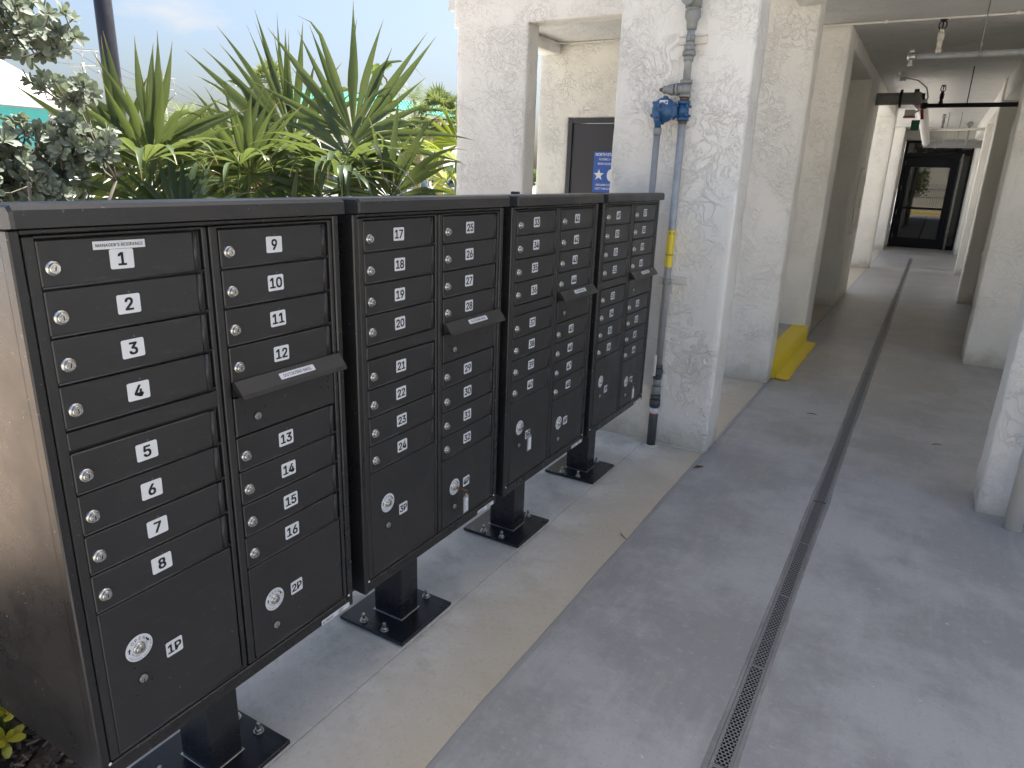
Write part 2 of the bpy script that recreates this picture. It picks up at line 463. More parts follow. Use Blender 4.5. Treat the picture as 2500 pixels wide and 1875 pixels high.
def lines(lo_hi, step, r):
    c = set()
    bs = sorted(set(round(b, 5) for b in lo_hi))
    for b in bs: c.add(b)
    for a, b in zip(bs, bs[1:]):
        L = b - a
        if L > 4 * r: c.add(round(a + r, 5)); c.add(round(b - r, 5)); a2, b2 = a + r, b - r
        else: a2, b2 = a, b
        n = max(1, int(round((b2 - a2) / step)))
        for i in range(1, n): c.add(round(a2 + (b2 - a2) * i / n, 5))
    return np.array(sorted(c))
def stucco_solid(name, adds, subs, step, parent, m='stucco', r=.014, amp=.004, freq=7.0):
    """walls with rounded, trowel-uneven arrises: union of boxes minus boxes, one mesh"""
    A = [np.array(b, float) for b in adds]; S = [np.array(b, float) for b in subs]
    X, Y, Z = [lines([b[i] for b in A + S for i in (2 * k, 2 * k + 1) if min(q[2 * k] for q in A) <= b[i] <= max(q[2 * k + 1] for q in A)], step, r) for k in range(3)]
    cx, cy, cz = [(q[1:] + q[:-1]) / 2 for q in (X, Y, Z)]
    gx, gy, gz = np.meshgrid(cx, cy, cz, indexing='ij')
    sol = np.zeros(gx.shape, bool)
    for b in A: sol |= (gx > b[0]) & (gx < b[1]) & (gy > b[2]) & (gy < b[3]) & (gz > b[4]) & (gz < b[5])
    for b in S: sol &= ~((gx > b[0]) & (gx < b[1]) & (gy > b[2]) & (gy < b[3]) & (gz > b[4]) & (gz < b[5]))
    pad = np.pad(sol, 1)
    quads = []; norms = []
    def vid(i, j, k): return (i * len(Y) + j) * len(Z) + k
    core = pad[1:-1, 1:-1, 1:-1]
    for ax, sgn in ((0, 1), (0, -1), (1, 1), (1, -1), (2, 1), (2, -1)):
        nb = np.roll(pad, -sgn, ax)[1:-1, 1:-1, 1:-1]
        I, J, K = np.nonzero(core & ~nb)
        d = 1 if sgn > 0 else 0
        if ax == 0: c = [(I + d, J, K), (I + d, J + 1, K), (I + d, J + 1, K + 1), (I + d, J, K + 1)]
        elif ax == 1: c = [(I + 1, J + d, K), (I, J + d, K), (I, J + d, K + 1), (I + 1, J + d, K + 1)]
        else: c = [(I, J, K + d), (I + 1, J, K + d), (I + 1, J + 1, K + d), (I, J + 1, K + d)]
        q = np.stack([vid(*x) for x in c], 1)
        if sgn < 0: q = q[:, ::-1]
        quads.append(q); n = np.zeros(3); n[ax] = sgn
        norms.append(np.tile(n, (len(q), 1)))
    Q = np.concatenate(quads); N = np.concatenate(norms)
    u, inv = np.unique(Q.ravel(), return_inverse=True); Q = inv.reshape(-1, 4)
    i = u // (len(Y) * len(Z)); j = (u // len(Z)) % len(Y); k = u % len(Z)
    P = np.stack([X[i], Y[j], Z[k]], 1)
    has = np.zeros((len(P), 3, 2), bool)
    for ax in range(3):
        for si, sg in enumerate((-1, 1)):
            sel = N[:, ax] == sg
            has[np.unique(Q[sel].ravel()), ax, si] = True
    nn = has[:, :, 1].astype(float) - has[:, :, 0].astype(float)
    cnt = np.abs(nn).sum(1)
    P2 = P.copy()
    ed = cnt > 1
    P2[ed] -= nn[ed] * r * .38
    un = nn / np.maximum(1e-6, np.linalg.norm(nn, axis=1))[:, None]
    for q in range(len(P)):
        p = Vector(P[q])
        h = noise.noise(p * freq) + .6 * noise.noise(p * freq * 2.7 + Vector((9, 3, 1))) + .9 * noise.noise(p * 1.6)
        if cnt[q] > 1: h *= 1.6
        P2[q] += un[q] * amp * h
    me = bpy.data.meshes.new(name)
    me.from_pydata([tuple(p) for p in P2], [], [tuple(int(x) for x in q) for q in Q])
    me.materials.append(M[m]); me.polygons.foreach_set('use_smooth', [True] * len(me.polygons)); me.update()
    return obj(name, me, parent)
# ------------------------------------------------------------------ ground, slabs, drain
def sheet(name, x0, x1, y0, y1, z, m, thick=None, b=0.0):
    mb = MB()
    if thick: mb.box(x0, x1, y0, y1, z - thick, z, 0, b)
    else: mb.add([(x0, y0, z), (x1, y0, z), (x1, y1, z), (x0, y1, z)], [(0, 1, 2, 3)])
    return mb.build(name, m)
structure(sheet('ground', -600, 600, -600, 600, -.16, 'asph'))
structure(sheet('front_pavement', -9, 9, -30, -4.0, -.012, 'pave', .13))
structure(sheet('side_pavement', -9, -4.0, -3.99, 2.0, -.05, 'pave2', .1))
structure(sheet('street_pavement', -6.2, -4.0, 2.003, 40, -.05, 'pale', .1))
structure(sheet('bounce_path', -3.998, -3.02, 4.99, 11.38, -.045, 'pale', .1))  # pale strip added to bounce light into the walkway
structure(sheet('bounce_path', -3.998, -1.22, 11.4, 24, -.045, 'pale', .1))  # wider pale strip, also added as a bounce surface
structure(sheet('corner_pavement', -3.998, -1.75, -3.99, -.95, -.03, 'pave2', .1))
pad = structure(empty('concrete_pad'))
MB().box(-.44, -.0465, -4, 3.12, -.124, -.004, 0, .002).build('slab', 'pad', pad)
MB().box(-.0440, .343, -4, 3.12, -.124, -.004, 0, .002).build('slab', 'pad', pad)
MB().box(-3.0, .343, 3.123, 5.16, -.124, -.0045, 0, .002).build('slab', 'pad', pad)
MB().box(-1.2, .343, 5.163, 21.9, -.124, -.005, 0, .002).build('slab', 'pad', pad)
MB().box(2.623, 9.0, -4, 6.9, -.124, -.006, 0, .002).build('slab', 'pad', pad)  # unseen floor of an open bay added to light the walkway
walk = structure(empty('walkway'))
DX, DW = 1.0570, .031
mb = MB()
def gridsheet(mb, x0, x1, y0, y1, z):
    mb.add([(x0, y0, z), (x1, y0, z), (x1, y1, z), (x0, y1, z)], [(0, 1, 2, 3)])
mb.box(.343, DX - DW - .008, -4, 21.9, -.1, 0, 0, .003)
mb.build('painted_slab', 'floor', walk)
MB().box(DX + DW + .008, 2.62, -4, 21.9, -.1, 0, 0, .003).build('painted_slab', 'floor', walk)
MB().box(DX - DW - .0078, DX + DW + .0078, 18.205, 21.89, -.1, -.0012, 0, .002).build('painted_slab', 'floor', walk)
# thick paint edge along the bare concrete, slightly wavering
mb = MB(); ys = np.arange(-4, 21.9, .06); pts = []
for y in ys:
    w = .006 * noise.noise(Vector((y * 2.3, 1, 4))) + .003 * noise.noise(Vector((y * 9, 5, 4)))
    pts += [(.331 + w, y, -.0035), (.340 + w, y, .0035), (.356 + w * .4, y, .0028)]
fs = []
for i in range(len(ys) - 1):
    a = i * 3; fs += [(a, a + 1, a + 4, a + 3), (a + 1, a + 2, a + 5, a + 4)]
mb.add(pts, fs, 0, True); mb.build('paint_edge', 'lip', walk)
# drain
drain = empty('trench_drain', (DX, -3.36, 0))
tag(drain, 'narrow metal trench drain with perforated grates along the grey walkway', 'drain')
LEN = 21.56
mb = MB(); mb.box(-DW - .008, DW + .008, 0, LEN, -.1, -.075)
mb.build('channel_floor', 'slot', drain)
for sg in (-1, 1):
    mb = MB(); pts = []; n = 400
    for i in range(n + 1):
        y = LEN * i / n
        w = .004 * noise.noise(Vector((y * 3, sg, 0))) + .003 * noise.noise(Vector((y * 11, sg, 2))) + .010 * max(0, noise.noise(Vector((y * .9, sg * 3, 7))))
        pts += [(sg * DW, y, -.09), (sg * DW, y, .0018), (sg * (DW + .011 + w), y, .0022), (sg * (DW + .014 + w), y, -.003)]
    fs = []
    for i in range(n):
        for k in range(3):
            q = (i * 4 + k, i * 4 + k + 1, i * 4 + 4 + k + 1, i * 4 + 4 + k)
            fs.append(q if sg > 0 else q[::-1])
    mb.add(pts, fs, 0, False); mb.build('grout_edge', 'grout', drain)
def grate_mesh(L):
    mb = MB(); p = .0136; ry = p * .866; rows = int((L - .01) / ry); y0 = (L - (rows - 1) * ry) / 2
    R6 = p / math.sqrt(3)
    for r in range(rows):
        cnt = 4 if r % 2 == 0 else 3
        for c in range(cnt):
            cx = (c - (cnt - 1) / 2) * p; cy = y0 + r * ry
            hx, hy = .76, .76
            o = [(cx + R6 * math.cos(R(30 + 60 * k)), cy + R6 * math.sin(R(30 + 60 * k)), 0) for k in range(6)]
            i_ = [(cx + R6 * hx * math.cos(R(30 + 60 * k)), cy + R6 * hy * math.sin(R(30 + 60 * k)), 0) for k in range(6)]
            l_ = [(q[0], q[1], -.002) for q in i_]
            fs = [(k, (k + 1) % 6, 6 + (k + 1) % 6, 6 + k) for k in range(6)] + [(6 + k, 6 + (k + 1) % 6, 12 + (k + 1) % 6, 12 + k) for k in range(6)]
            mb.add(o + i_ + l_, fs)
    for sg in (-1, 1):
        mb.box(*sorted((sg * .0205, sg * .0300)), 0, L, -.004, -.0008)
    for y in (0, L - .005): mb.box(-.0205, .0205, y, y + .005, -.004, -.0009)
    return mb.mesh('grate', ['grate'])
GM = grate_mesh(.509)
clip = MB(); clip.box(-.030, .030, 0, .013, -.012, -.001, 0, .002); CM = clip.mesh('grate_joint', ['blackiron'])
for g in range(7):
    y = g * 3.08
    obj('grate_joint', CM, drain, (0, y, 0))
    for k in range(6): obj('grate', GM, drain, (0, y + .015 + k * .511, -.001))

# ------------------------------------------------------------------ building
bld = empty('apartment_building', (0, 0, 0))
tag(bld, 'white trowelled stucco apartment building with pillars along a covered walkway', 'building')
A_ = stucco_solid('pillar', [(-.43, .345, 3.135, 3.385, -.02, 3.30)], [], .028, bld, amp=.0035)
A_['label'] = 'white stucco pillar that carries the gas pipe'
stucco_solid('wall', [(-2.878, .347, 4.985, 5.195, -.02, 3.7), (-2.915, -2.8, 4.985, 5.195, 2.93, 3.7)], [(-2.10, -.95, 4.9, 5.3, -.1, 2.925)], .036, bld, amp=.0035)
stucco_solid('wall', [(-3.0, .347, 6.87, 7.34, -.02, 3.09)], [(-2.587, -1.57, 6.8, 7.5, -.1, 2.277)], .045, bld, amp=.0035)
stucco_solid('wall', [(-1.6, .345, 9.635, 11.16, -.02, 3.09)], [(.3, .4, 10.05, 10.78, .95, 1.86)], .08, bld, amp=.004)
stucco_solid('wall', [(-1.6, -1.4, 7.34, 9.635, -.02, 3.09)], [], .12, bld)
stucco_solid('pillar', [(-.55, .376, 15.1, 15.42, -.02, 3.09)], [], .07, bld)
stucco_solid('wall', [(-1.2, .335, 20.3, 21.95, -.02, 3.09)], [], .1, bld)
stucco_solid('pillar', [(1.775, 2.40, 3.165, 3.46, -.02, 3.30)], [], .026, bld, amp=.0045)
stucco_solid('pillar', [(1.81, 9.0, 6.9, 7.35, -.02, 3.09)], [], .045, bld)  # pillar, run on as unseen back wall of the bay added for light
stucco_solid('pillar', [(1.84, 2.70, 11.15, 11.6, -.02, 3.09)], [], .07, bld)
stucco_solid('pillar', [(1.885, 2.70, 15.3, 15.65, -.02, 3.09)], [], .09, bld)
stucco_solid('wall', [(1.955, 2.70, 20.2, 21.95, -.02, 3.09)], [], .12, bld)
stucco_solid('wall', [(2.62, 2.80, 7.36, 21.95, -.02, 3.09)], [], .2, bld)
stucco_solid('wall', [(.335, 1.98, 21.72, 21.95, 2.835, 3.09)], [], .1, bld)
stucco_solid('beam', [(.19, .362, 3.386, 4.976, 2.875, 3.09)], [], .06, bld)
stucco_solid('beam', [(.06, .350, 7.342, 9.63, 2.93, 3.09)], [], .08, bld)
stucco_solid('beam', [(.06, .350, 11.165, 15.09, 2.93, 3.09)], [], .1, bld)
stucco_solid('beam', [(1.87, 2.61, 7.36, 20.19, 2.80, 3.09)], [], .15, bld)
stucco_solid('beam', [(-2.95, -2.72, 5.21, 6.86, 2.96, 3.09)], [], .08, bld)
stucco_solid('ceiling', [(-.44, 2.80, 3.386, 21.95, 3.09, 3.30), (2.80, 9.0, 3.386, 7.35, 3.09, 3.30), (-3.0, -.44, 5.0, 11.2, 3.09, 3.30)], [], .12, bld, 'soffit', amp=.003)  # right bay added, left edge cut back: both unseen, to let light in
stucco_solid('upper_storeys', [(-.45, 14, 3.135, 40, 3.301, 9.3)], [], .7, bld, amp=.006)
stucco_solid('roof_edge', [(-3.02, -.46, 5.21, 11.3, 3.301, 3.75)], [], .2, bld)
# raised landing with yellow nosing
land = empty('raised_landing', (0, 0, 0)); structure(land)
MB().box(-3.0, .372, 5.197, 6.868, -.03, .176, 0, .004).build('landing_slab', 'floor', land)
def wavy_box(x0, x1, y0, y1, z0, z1, amp, mats, name, par):
    mb = MB(); n = 24; pts = []; fs = []
    for i in range(n + 1):
        y = y0 + (y1 - y0) * i / n
        w = amp * (noise.noise(Vector((y * 4, x0 * 9, 1))) + .5 * noise.noise(Vector((y * 13, x0, 2))))
        pts += [(x0, y, z0), (x0, y, z1), (x1 + w, y, z1), (x1 + w, y, z0)]
    for i in range(n):
        for k in range(3): fs.append((i * 4 + k, i * 4 + 4 + k, i * 4 + 5 + k, i * 4 + k + 1))
    fs += [(0, 1, 2, 3), (n * 4 + 3, n * 4 + 2, n * 4 + 1, n * 4)]
    mb.add(pts, fs); return mb.build(name, mats, par)
mb = MB()
prof = [(.225, .1775), (.365, .1805), (.381, .172), (.383, .03), (.389, .010), (.470, .0055), (.486, .0045)]
n = 30; pts = []; fs = []
for i in range(n + 1):
    y = 5.172 + (6.905 - 5.172) * i / n
    for k, (x, z) in enumerate(prof):
        w = .010 * noise.noise(Vector((y * 5, k, 3))) if k in (0, 6) else .002 * noise.noise(Vector((y * 6, k, 8)))
        pts.append((x + w, y + (.012 * (k - 3) if i == n else 0) * .3, z))
K = len(prof)
for i in range(n):
    for k in range(K - 1): fs.append((i * K + k, i * K + k + 1, i * K + K + k + 1, i * K + K + k))
mb.add(pts, fs, 0, True)
yn = mb.build('yellow_nosing', 'yellow', land)
yn['label'] = 'bright yellow painted step edge and floor strip'
MB().box(.24, .3815, 5.1735, 5.198, .004, .1785, 0, .003).build('yellow_end', 'yellow', land)

# stairwell door
door = MB(); x0, x1, z0, z1 = -2.585, -1.572, .176, 2.275
door.box(x0, x0 + .055, 6.862, 6.98, z0, z1, 0, .003).box(x1 - .055, x1, 6.862, 6.98, z0, z1, 0, .003).box(x0 + .055, x1 - .055, 6.862, 6.98, z1 - .055, z1, 0, .003)
sd = door.build('stairwell_door', 'greydoor', bld)
sd['label'] = 'charcoal steel stairwell door behind the opening'
MB().box(x0 + .06, x1 - .06, 6.885, 6.93, z0 + .01, z1 - .06, 0, .002).build('door_leaf', 'greydoor', sd)
MB().lathe([(.03, 0), (.03, .01), (.011, .012), (.011, .05), (.026, .052), (.026, .07)], 16, 0, FY(x1 - .12, 6.885, 1.16)).build('handle', 'steel', sd)
sign = empty('stairwell_sign', (-2.08, 6.882, 1.45))
tag(sign, 'blue sign with white star and lettering on the charcoal stairwell door', 'sign')
MB().box(-.153, .153, -.004, 0, 0, .457, 0, .001).build('panel', 'signblue', sign)
lt = MB()
def sl(txt, size, z, b=.012): lt.text(txt, size, FY(0, -.0055, z), 0, b, .92)
sl('NORTH STAIR', .048, .425); sl('FLOORS 1-4', .034, .372); sl('ROOF ACCESS', .034, .322)
sl('GROUND FLOOR', .034, .085); sl('EXIT THIS LEVEL', .034, .042)
lt.build('lettering', 'signwhite', sign)
st = [(0, 0, 0)]
for k in range(10):
    rr = .068 if k % 2 == 0 else .0285; a = R(90 + 36 * k); st.append((rr * math.cos(a), rr * math.sin(a), 0))
MB().add(st, [(0, 1 + k, 1 + (k + 1) % 10) for k in range(10)], 0, False, FY(-.078, -.0055, .195)).build('star', 'signwhite', sign)
rc = [(0, 0, 0)] + [(.05 * math.cos(R(15 * k)), .068 * math.sin(R(15 * k)), 0) for k in range(24)]
MB().add(rc, [(0, 1 + k, 1 + (k + 1) % 24) for k in range(24)], 0, False, FY(.075, -.0055, .195)).build('roundel', 'signwhite', sign)

# glass entrance at the far end
ed = MB(); Y0 = 21.62
ed.box(.352, .43, Y0, Y0 + .1, 0, 2.83).box(1.60, 1.68, Y0, Y0 + .1, 0, 2.83).box(1.90, 1.962, Y0, Y0 + .1, 0, 2.83)
ed.box(.36, 1.955, Y0 + .101, Y0 + .16, 0.001, 2.825)  # added dark panel behind the door, stops light leaking through the gaps
ed.box(.43, 1.60, Y0 + .001, Y0 + .1, 2.40, 2.52).box(.43, 1.60, Y0 + .001, Y0 + .1, 2.77, 2.83).box(1.68, 1.90, Y0 + .001, Y0 + .1, 2.77, 2.83).box(1.68, 1.90, Y0 + .001, Y0 + .1, 0, .12)
end = ed.build('entrance_door', 'doorblk', bld); end['label'] = 'black aluminium entrance door with dark reflecting glass at walkway end'
lf = MB(); y = Y0 + .02
lf.box(.437, .56, y, y + .05, .01, 2.39).box(1.50, 1.593, y, y + .05, .01, 2.39).box(.56, 1.50, y + .001, y + .05, .01, .27).box(.56, 1.50, y + .001, y + .05, 2.15, 2.39)
lf.build('door_leaf', 'doorblk', end)
MB().box(.56, 1.50, y + .015, y + .03, .27, 2.15).build('glass_pane', 'dglass', end)
MB().box(.43, 1.60, y + .015, y + .03, 2.52, 2.77).build('glass_pane', 'dglass', end)
MB().box(1.68, 1.90, y + .015, y + .03, .12, 2.77).build('glass_pane', 'dglass', end)
MB().box(.56, 1.50, y - .035, y - .005, 1.04, 1.10, 0, .005).box(1.515, 1.575, y - .012, y, .95, 1.25, 0, .004).build('push_bar', 'doorblk', end)
for z in (.25, .9, 1.55, 2.2): MB().box(.42, .436, y - .012, y + .02, z, z + .11, 0, .003).build('hinge', 'steel', end)
sp = empty('standpipe', (1.735, 21.52, 0)); tag(sp, 'thin grey vertical pipe in front of the glass entrance', 'pipe')
MB().lathe([(.026, 0.0), (.026, 2.5)], 12).rings([(.034, .034, 2.30, 2.38), (.034, .034, .45, .53)], 12).build('pipe', 'greypvc', sp)

# white utility cabinet set into the far left wall
cb = empty('wall_cabinet', (.352, 10.41, .96)); tag(cb, 'white recessed wall cabinet on the dark left wall block', 'cabinet')
MB().box(-.04, .014, -.35, -.27, 0, .88, 0, .004).box(-.04, .014, .27, .35, 0, .88, 0, .004).box(-.04, .014, -.27, .27, .80, .88, 0, .004).box(-.04, .014, -.27, .27, 0, .08, 0, .004).build('frame', 'whitepaint', cb)
MB().box(-.04, .003, -.268, .268, .082, .798, 0, .003).build('cabinet_door', 'offpaint', cb)
MB().box(.003, .022, .18, .22, .35, .5, 0, .004).build('handle', 'steel', cb)

# ------------------------------------------------------------------ pipes
def VZ(x, y): return T(x, y, 0)
gp = empty('gas_pipe', (.012, 3.07, 0))
tag(gp, 'grey gas riser pipe with blue regulator and yellow band on the pillar', 'pipe')
MB().lathe([(.021, .50), (.021, 1.95)], 20).build('riser_pipe', 'galv', gp)
MB().lathe([(.0275, -.006), (.0275, .33)], 20).rings([(.034, .033, .262, .305), (.031, .031, .305, .335)], 20).build('sleeve_pipe', 'darkpvc', gp)
MB().rings([(.0282, .0282, .214, .252)], 20, 0).rings([(.0285, .0285, .210, .215)], 20, 1).build('pipe_label', ['label', 'red'], gp)
MB().rings([(.029, .029, .340, .392), (.023, .023, .39, .445)], 20).build('coupling', 'galvd', gp)
mb = MB(); mb.rings([(.027, .027, .44, .462), (.027, .027, .508, .53)], 8).lathe([(.024, .46), (.032, .478), (.032, .495), (.024, .51)], 16).lathe([(.012, 0), (.012, .035)], 12, 0, FY(0, -.022, .486))
vb = mb.build('valve', 'darkpvc', gp)
MB().box(-.012, .006, -.064, -.058, .47, .605, 0, .003).build('lever', 'whitepaint', vb)
yb = MB(); yb.lathe([(.0222, 1.133), (.0222, 1.345)], 28, 0, None, True, False)
def wrap(mb, txt, size, r, z, ang, mi, vertical=False):
    vs_, fs = text_mesh(txt, size, .01)
    out = []
    for p in vs_:
        a = ang + p.x / r
        out.append((r * math.sin(a), -r * math.cos(a), z + p.y))
    mb.add(out, fs, mi)
for a in (-62, -3, 56):
    wrap(yb, 'GAS', .0155, .0226, 1.205, R(a), 1)
    ar = [(-.0025, -.008), (.0025, -.008), (.0025, .001), (.006, .001), (0, .009), (-.006, .001), (-.0025, .001)]
    yb.add([(.0226 * math.sin(R(a) + p[0] / .0226), -.0226 * math.cos(R(a) + p[0] / .0226), 1.328 + p[1]) for p in ar], [(0, 1, 2, 6), (3, 4, 5)], 1)
yb.build('gas_band', ['ytape', 'ink'], gp)
for zc, xa, xb in ((1.046, -.062, .102), (2.362, -.080, .076)):
    mb = MB()
    mb.box(xa, xb, .028, .062, zc - .022, zc - .016, 0, .001).box(xa, xb, .028, .062, zc + .016, zc + .022, 0, .001).box(xa, xb, .056, .062, zc - .018, zc + .018)
    mb.build('strut_bracket', 'whitepaint', gp)
    MB().lathe([(.0245, zc - .017), (.0245, zc + .017)], 18).box(-.006, .010, -.040, -.018, zc - .015, zc + .015, 0, .002).build('pipe_clamp', 'galvd', gp)
mb = MB(); mb.rings([(.034, .034, 1.944, 1.962), (.034, .034, 2.030, 2.048), (.029, .029, 1.962, 2.03)], 20)
for a in (-50, 50, 130, 230):
    for z in (1.972, 2.02): mb.lathe([(.007, 0), (.007, .012)], 8, 0, frame((.034 * math.cos(R(a)), .034 * math.sin(R(a)), z), (0, 0, 1), (-math.sin(R(a)), math.cos(R(a)), 0), (math.cos(R(a)), math.sin(R(a)), 0)))
mb.box(-.072, -.028, -.028, .012, 1.962, 2.028, 0, .006)
reg = mb.build('regulator', 'blueiron', gp)
mb = MB(); D0 = FY(-.112, .012, 2.0)
mb.lathe([(.058, 0), (.066, .010), (.066, .030), (.060, .038), (.045, .052), (.020, .060)], 28, 0, D0)
for k in range(6):
    a = R(60 * k + 25); mb.lathe([(.011, .004), (.011, .036)], 8, 0, FY(-.112 + .066 * math.cos(a), .012, 2.0 + .066 * math.sin(a)))
mb.lathe([(.020, 0), (.020, .045), (.016, .052)], 14, 0, FY(-.128, -.04, 1.972))
mb.tube([(-.128, -.065, 1.972), (-.128, -.062, 1.945), (-.128, -.045, 1.928), (-.127, -.04, 1.905)], .019, 12)
mb.lathe([(.012, 0), (.012, .02)], 12, 0, FY(-.128, -.045, 2.02))
mb.build('diaphragm', 'blueiron', reg)
mb = MB(); mb.box(-.128, -.080, -.0425, -.041, 2.028, 2.050, 0).box(-.124, -.098, -.0432, -.0426, 2.038, 2.041, 1).box(-.124, -.104, -.0432, -.0426, 2.033, 2.035, 1)
mb.lathe([(.0062, 0), (.0062, .0009)], 12, 1, FY(-.0895, -.0424, 2.039))
mb.build('maker_plate', ['label', 'greyink'], reg)
MB().rings([(.0245, .0245, 1.868, 1.905)], 8).lathe([(.0185, .72), (.0185, 1.868)], 16).build('vent_pipe', 'greypvc', gp, (-.127, -.04, 0))
MB().rings([(.0255, .0255, 2.048, 2.069), (.0255, .0255, 1.930, 1.945)], 18).build('threaded_nipple', 'copper', gp)
mb = MB(); mb.rings([(.033, .033, 2.135, 2.155), (.033, .033, 2.066, 2.08), (.029, .029, 2.078, 2.138)], 18)
L = lambda x: frame((x, 0, 2.108), (0, 1, 0), (0, 0, 1), (-1, 0, 0))
mb.rings([(.028, .028, 0, .05), (.033, .033, .04, .054)], 18, 0, L(0)).lathe([(.031, .06), (.031, .082), (.019, .108), (.019, .116), (.022, .118), (.022, .124)], 16, 0, L(0)).build('tee', 'galvd', gp)
MB().rings([(.014, .014, .118, .136)], 6, 0, L(0)).rings([(.009, .009, .134, .147)], 8, 0, L(0)).build('plug', 'copper', gp)
MB().lathe([(.021, 2.15), (.021, 2.42)], 18).build('upper_pipe', 'galv', gp)
MB().rings([(.037, .037, 2.276, 2.300)], 6).rings([(.029, .032, 2.300, 2.33), (.026, .029, 2.248, 2.277)], 16).build('union', 'galvd', gp)
MB().lathe([(.026, 2.405), (.028, 2.42), (.030, 2.445), (.042, 2.466), (.042, 2.496), (.039, 2.50)], 20).rings([(.036, .036, 2.498, 2.515), (.043, .043, 2.512, 2.60), (.036, .036, 2.6, 3.32)], 20).lathe([(.034, 0), (.037, .02), (.037, .05)], 18, 0, FY(-.012, -.03, 2.55)).build('reducer', 'galvd', gp)
MB().lathe([(.05, -.0038), (.045, .002), (.03, .003)], 14, 0, T(0, -.004, 0)).box(-.11, .34, .046, .062, -.0038, .003, 0, .002).build('sealant', 'offpaint', gp)

def sprinkler(mb, x, y, z0, z1, mi=0):
    mb.rings([(.024, .024, z0, z0 + .03), (.019, .019, z0 + .03, z1 - .13), (.025, .025, z1 - .165, z1 - .10), (.017, .017, z1 - .1, z1 - .075)], 12, mi, T(x, y, 0))
    for s in (-1, 1): mb.tube([(x + s * .014, y, z1 - .08), (x + s * .028, y, z1 - .055), (x + s * .024, y, z1 - .025), (x, y, z1 - .006)], .006, 6, 1)
    mb.rings([(.030, .030, z1 - .008, z1 - .002)], 12, 1, T(x, y, 0)).rings([(.006, .006, z1 - .08, z1 - .01)], 8, 1, T(x, y, 0))
def XP(x, y, z): return frame((x, y, z), (0, 1, 0), (0, 0, 1), (1, 0, 0))
s1 = empty('sprinkler_pipe', (.915, 6.3, 2.69)); tag(s1, 'galvanised sprinkler pipe with chrome end nearest under the ceiling', 'pipe')
MB().lathe([(.025, 0), (.025, 1.70)], 16, 0, XP(0, 0, 0)).build('pipe', 'galv', s1)
MB().rings([(.032, .032, -.03, .03)], 12, 0, XP(0, 0, 0)).lathe([(.018, -.075), (.020, -.06), (.014, -.045), (.020, -.02), (.012, .03)], 12).lathe([(.018, .03), (.018, .06)], 10).build('end_fitting', 'steel', s1)
mb = MB(); sprinkler(mb, .19, 0, .02, .278); mb.build('sprinkler_head', ['offpaint', 'blackiron'], s1)
MB().lathe([(.005, .0), (.005, .40)], 8, 0, T(.49, 0, 0)).rings([(.009, .009, .05, .11)], 8, 0, T(.49, 0, 0)).lathe([(.029, -.012), (.029, .012)], 14, 0, XP(.49, 0, 0)).build('hanger_rod', 'galvd', s1)
s2 = empty('sprinkler_pipe', (.955, 10.0, 2.64)); tag(s2, 'black iron sprinkler pipe crossing the walkway mid-way', 'pipe')
MB().lathe([(.027, 0), (.027, 1.7)], 14, 0, XP(0, 0, 0)).lathe([(.038, -.02), (.04, .03), (.03, .05)], 12, 0, XP(0, 0, 0)).build('pipe', 'blackiron', s2)
mb = MB(); sprinkler(mb, .19, 0, .02, .245); mb.build('sprinkler_head', ['blackiron', 'blackiron'], s2)
MB().lathe([(.006, 0), (.006, .45)], 8, 0, T(.478, 0, 0)).build('hanger_rod', 'blackiron', s2)
s3 = empty('fire_main', (.2, 10.6, 2.79)); tag(s3, 'thick green-grey fire main leaving the left wall and bending along the ceiling', 'pipe')
MB().lathe([(.080, 0), (.080, .62)], 22, 0, XP(0, 0, 0)).lathe([(.085, .60), (.09, .66), (.075, .70), (.04, .715)], 20, 0, XP(0, 0, 0)).build('pipe', 'galvd', s3)
MB().rings([(.118, .118, .435, .465)], 8, 0, XP(0, 0, 0)).box(.60, .66, -.02, .02, .08, .12, 0, .004).box(.70, .74, -.06, -.02, -.02, .06, 0, .004).build('flange', 'blackiron', s3)
MB().tube([(.66, .02, -.02), (.70, .15, -.05), (.71, .5, -.06), (.68, 8.35, -.15)], .078, 16).build('long_run', 'whitepaint', s3)
MB().tube([(.68, 8.2, -.15), (.68, 8.45, -.158), (.72, 8.58, -.16), (.85, 8.62, -.16), (2.3, 8.62, -.16)], .088, 16).rings([(.105, .105, .87, .90)], 16, 0, XP(0, 8.62, -.16)).build('cross_run', 'greypvc', s3)
MB().box(.54, .665, -.26, -.13, -.245, -.165, 0, .006).build('switch_box', 'whitepaint', s3)
MB().box(.53, .672, -.265, -.12, -.262, -.246, 0, .003).tube([(.76, -.16, -.28), (.72, -.16, -.08)], .02, 8).build('red_bracket', 'red', s3)
MB().box(.64, .74, -.17, -.166, -.42, -.29).build('green_tag', 'green', s3)
MB().tube([(.45, .2, .29), (.62, .1, .24), (.74, -.02, .13), (.78, -.12, 0), (.74, -.18, -.14), (.66, -.2, -.2)], .010, 8).box(.38, .46, .16, .28, .25, .30, 0, .004).build('flex_conduit', 'whitepaint', s3)
s4 = empty('sprinkler_pipe', (.97, 16.0, 2.75)); tag(s4, 'thin white sprinkler pipe near the far entrance', 'pipe')
MB().lathe([(.03, 0), (.03, 1.6)], 12, 0, XP(0, 0, 0)).lathe([(.04, -.03), (.04, .03)], 10, 0, XP(0, 0, 0)).build('pipe', 'whitepaint', s4)
mb = MB(); sprinkler(mb, .2, 0, .02, .28); mb.build('sprinkler_head', ['galvd', 'blackiron'], s4)
for x in (.5, .28): MB().lathe([(.006, -.25), (.006, .34)], 6, 0, T(x, .3, 0)).build('hanger_rod', 'galvd', s4)
MB().lathe([(.02, -.3), (.02, .05), (.05, .06), (.06, .09), (.06, .11), (.03, .14)], 12, 0, T(.66, 0, 0)).build('valve', 'greypvc', s4)
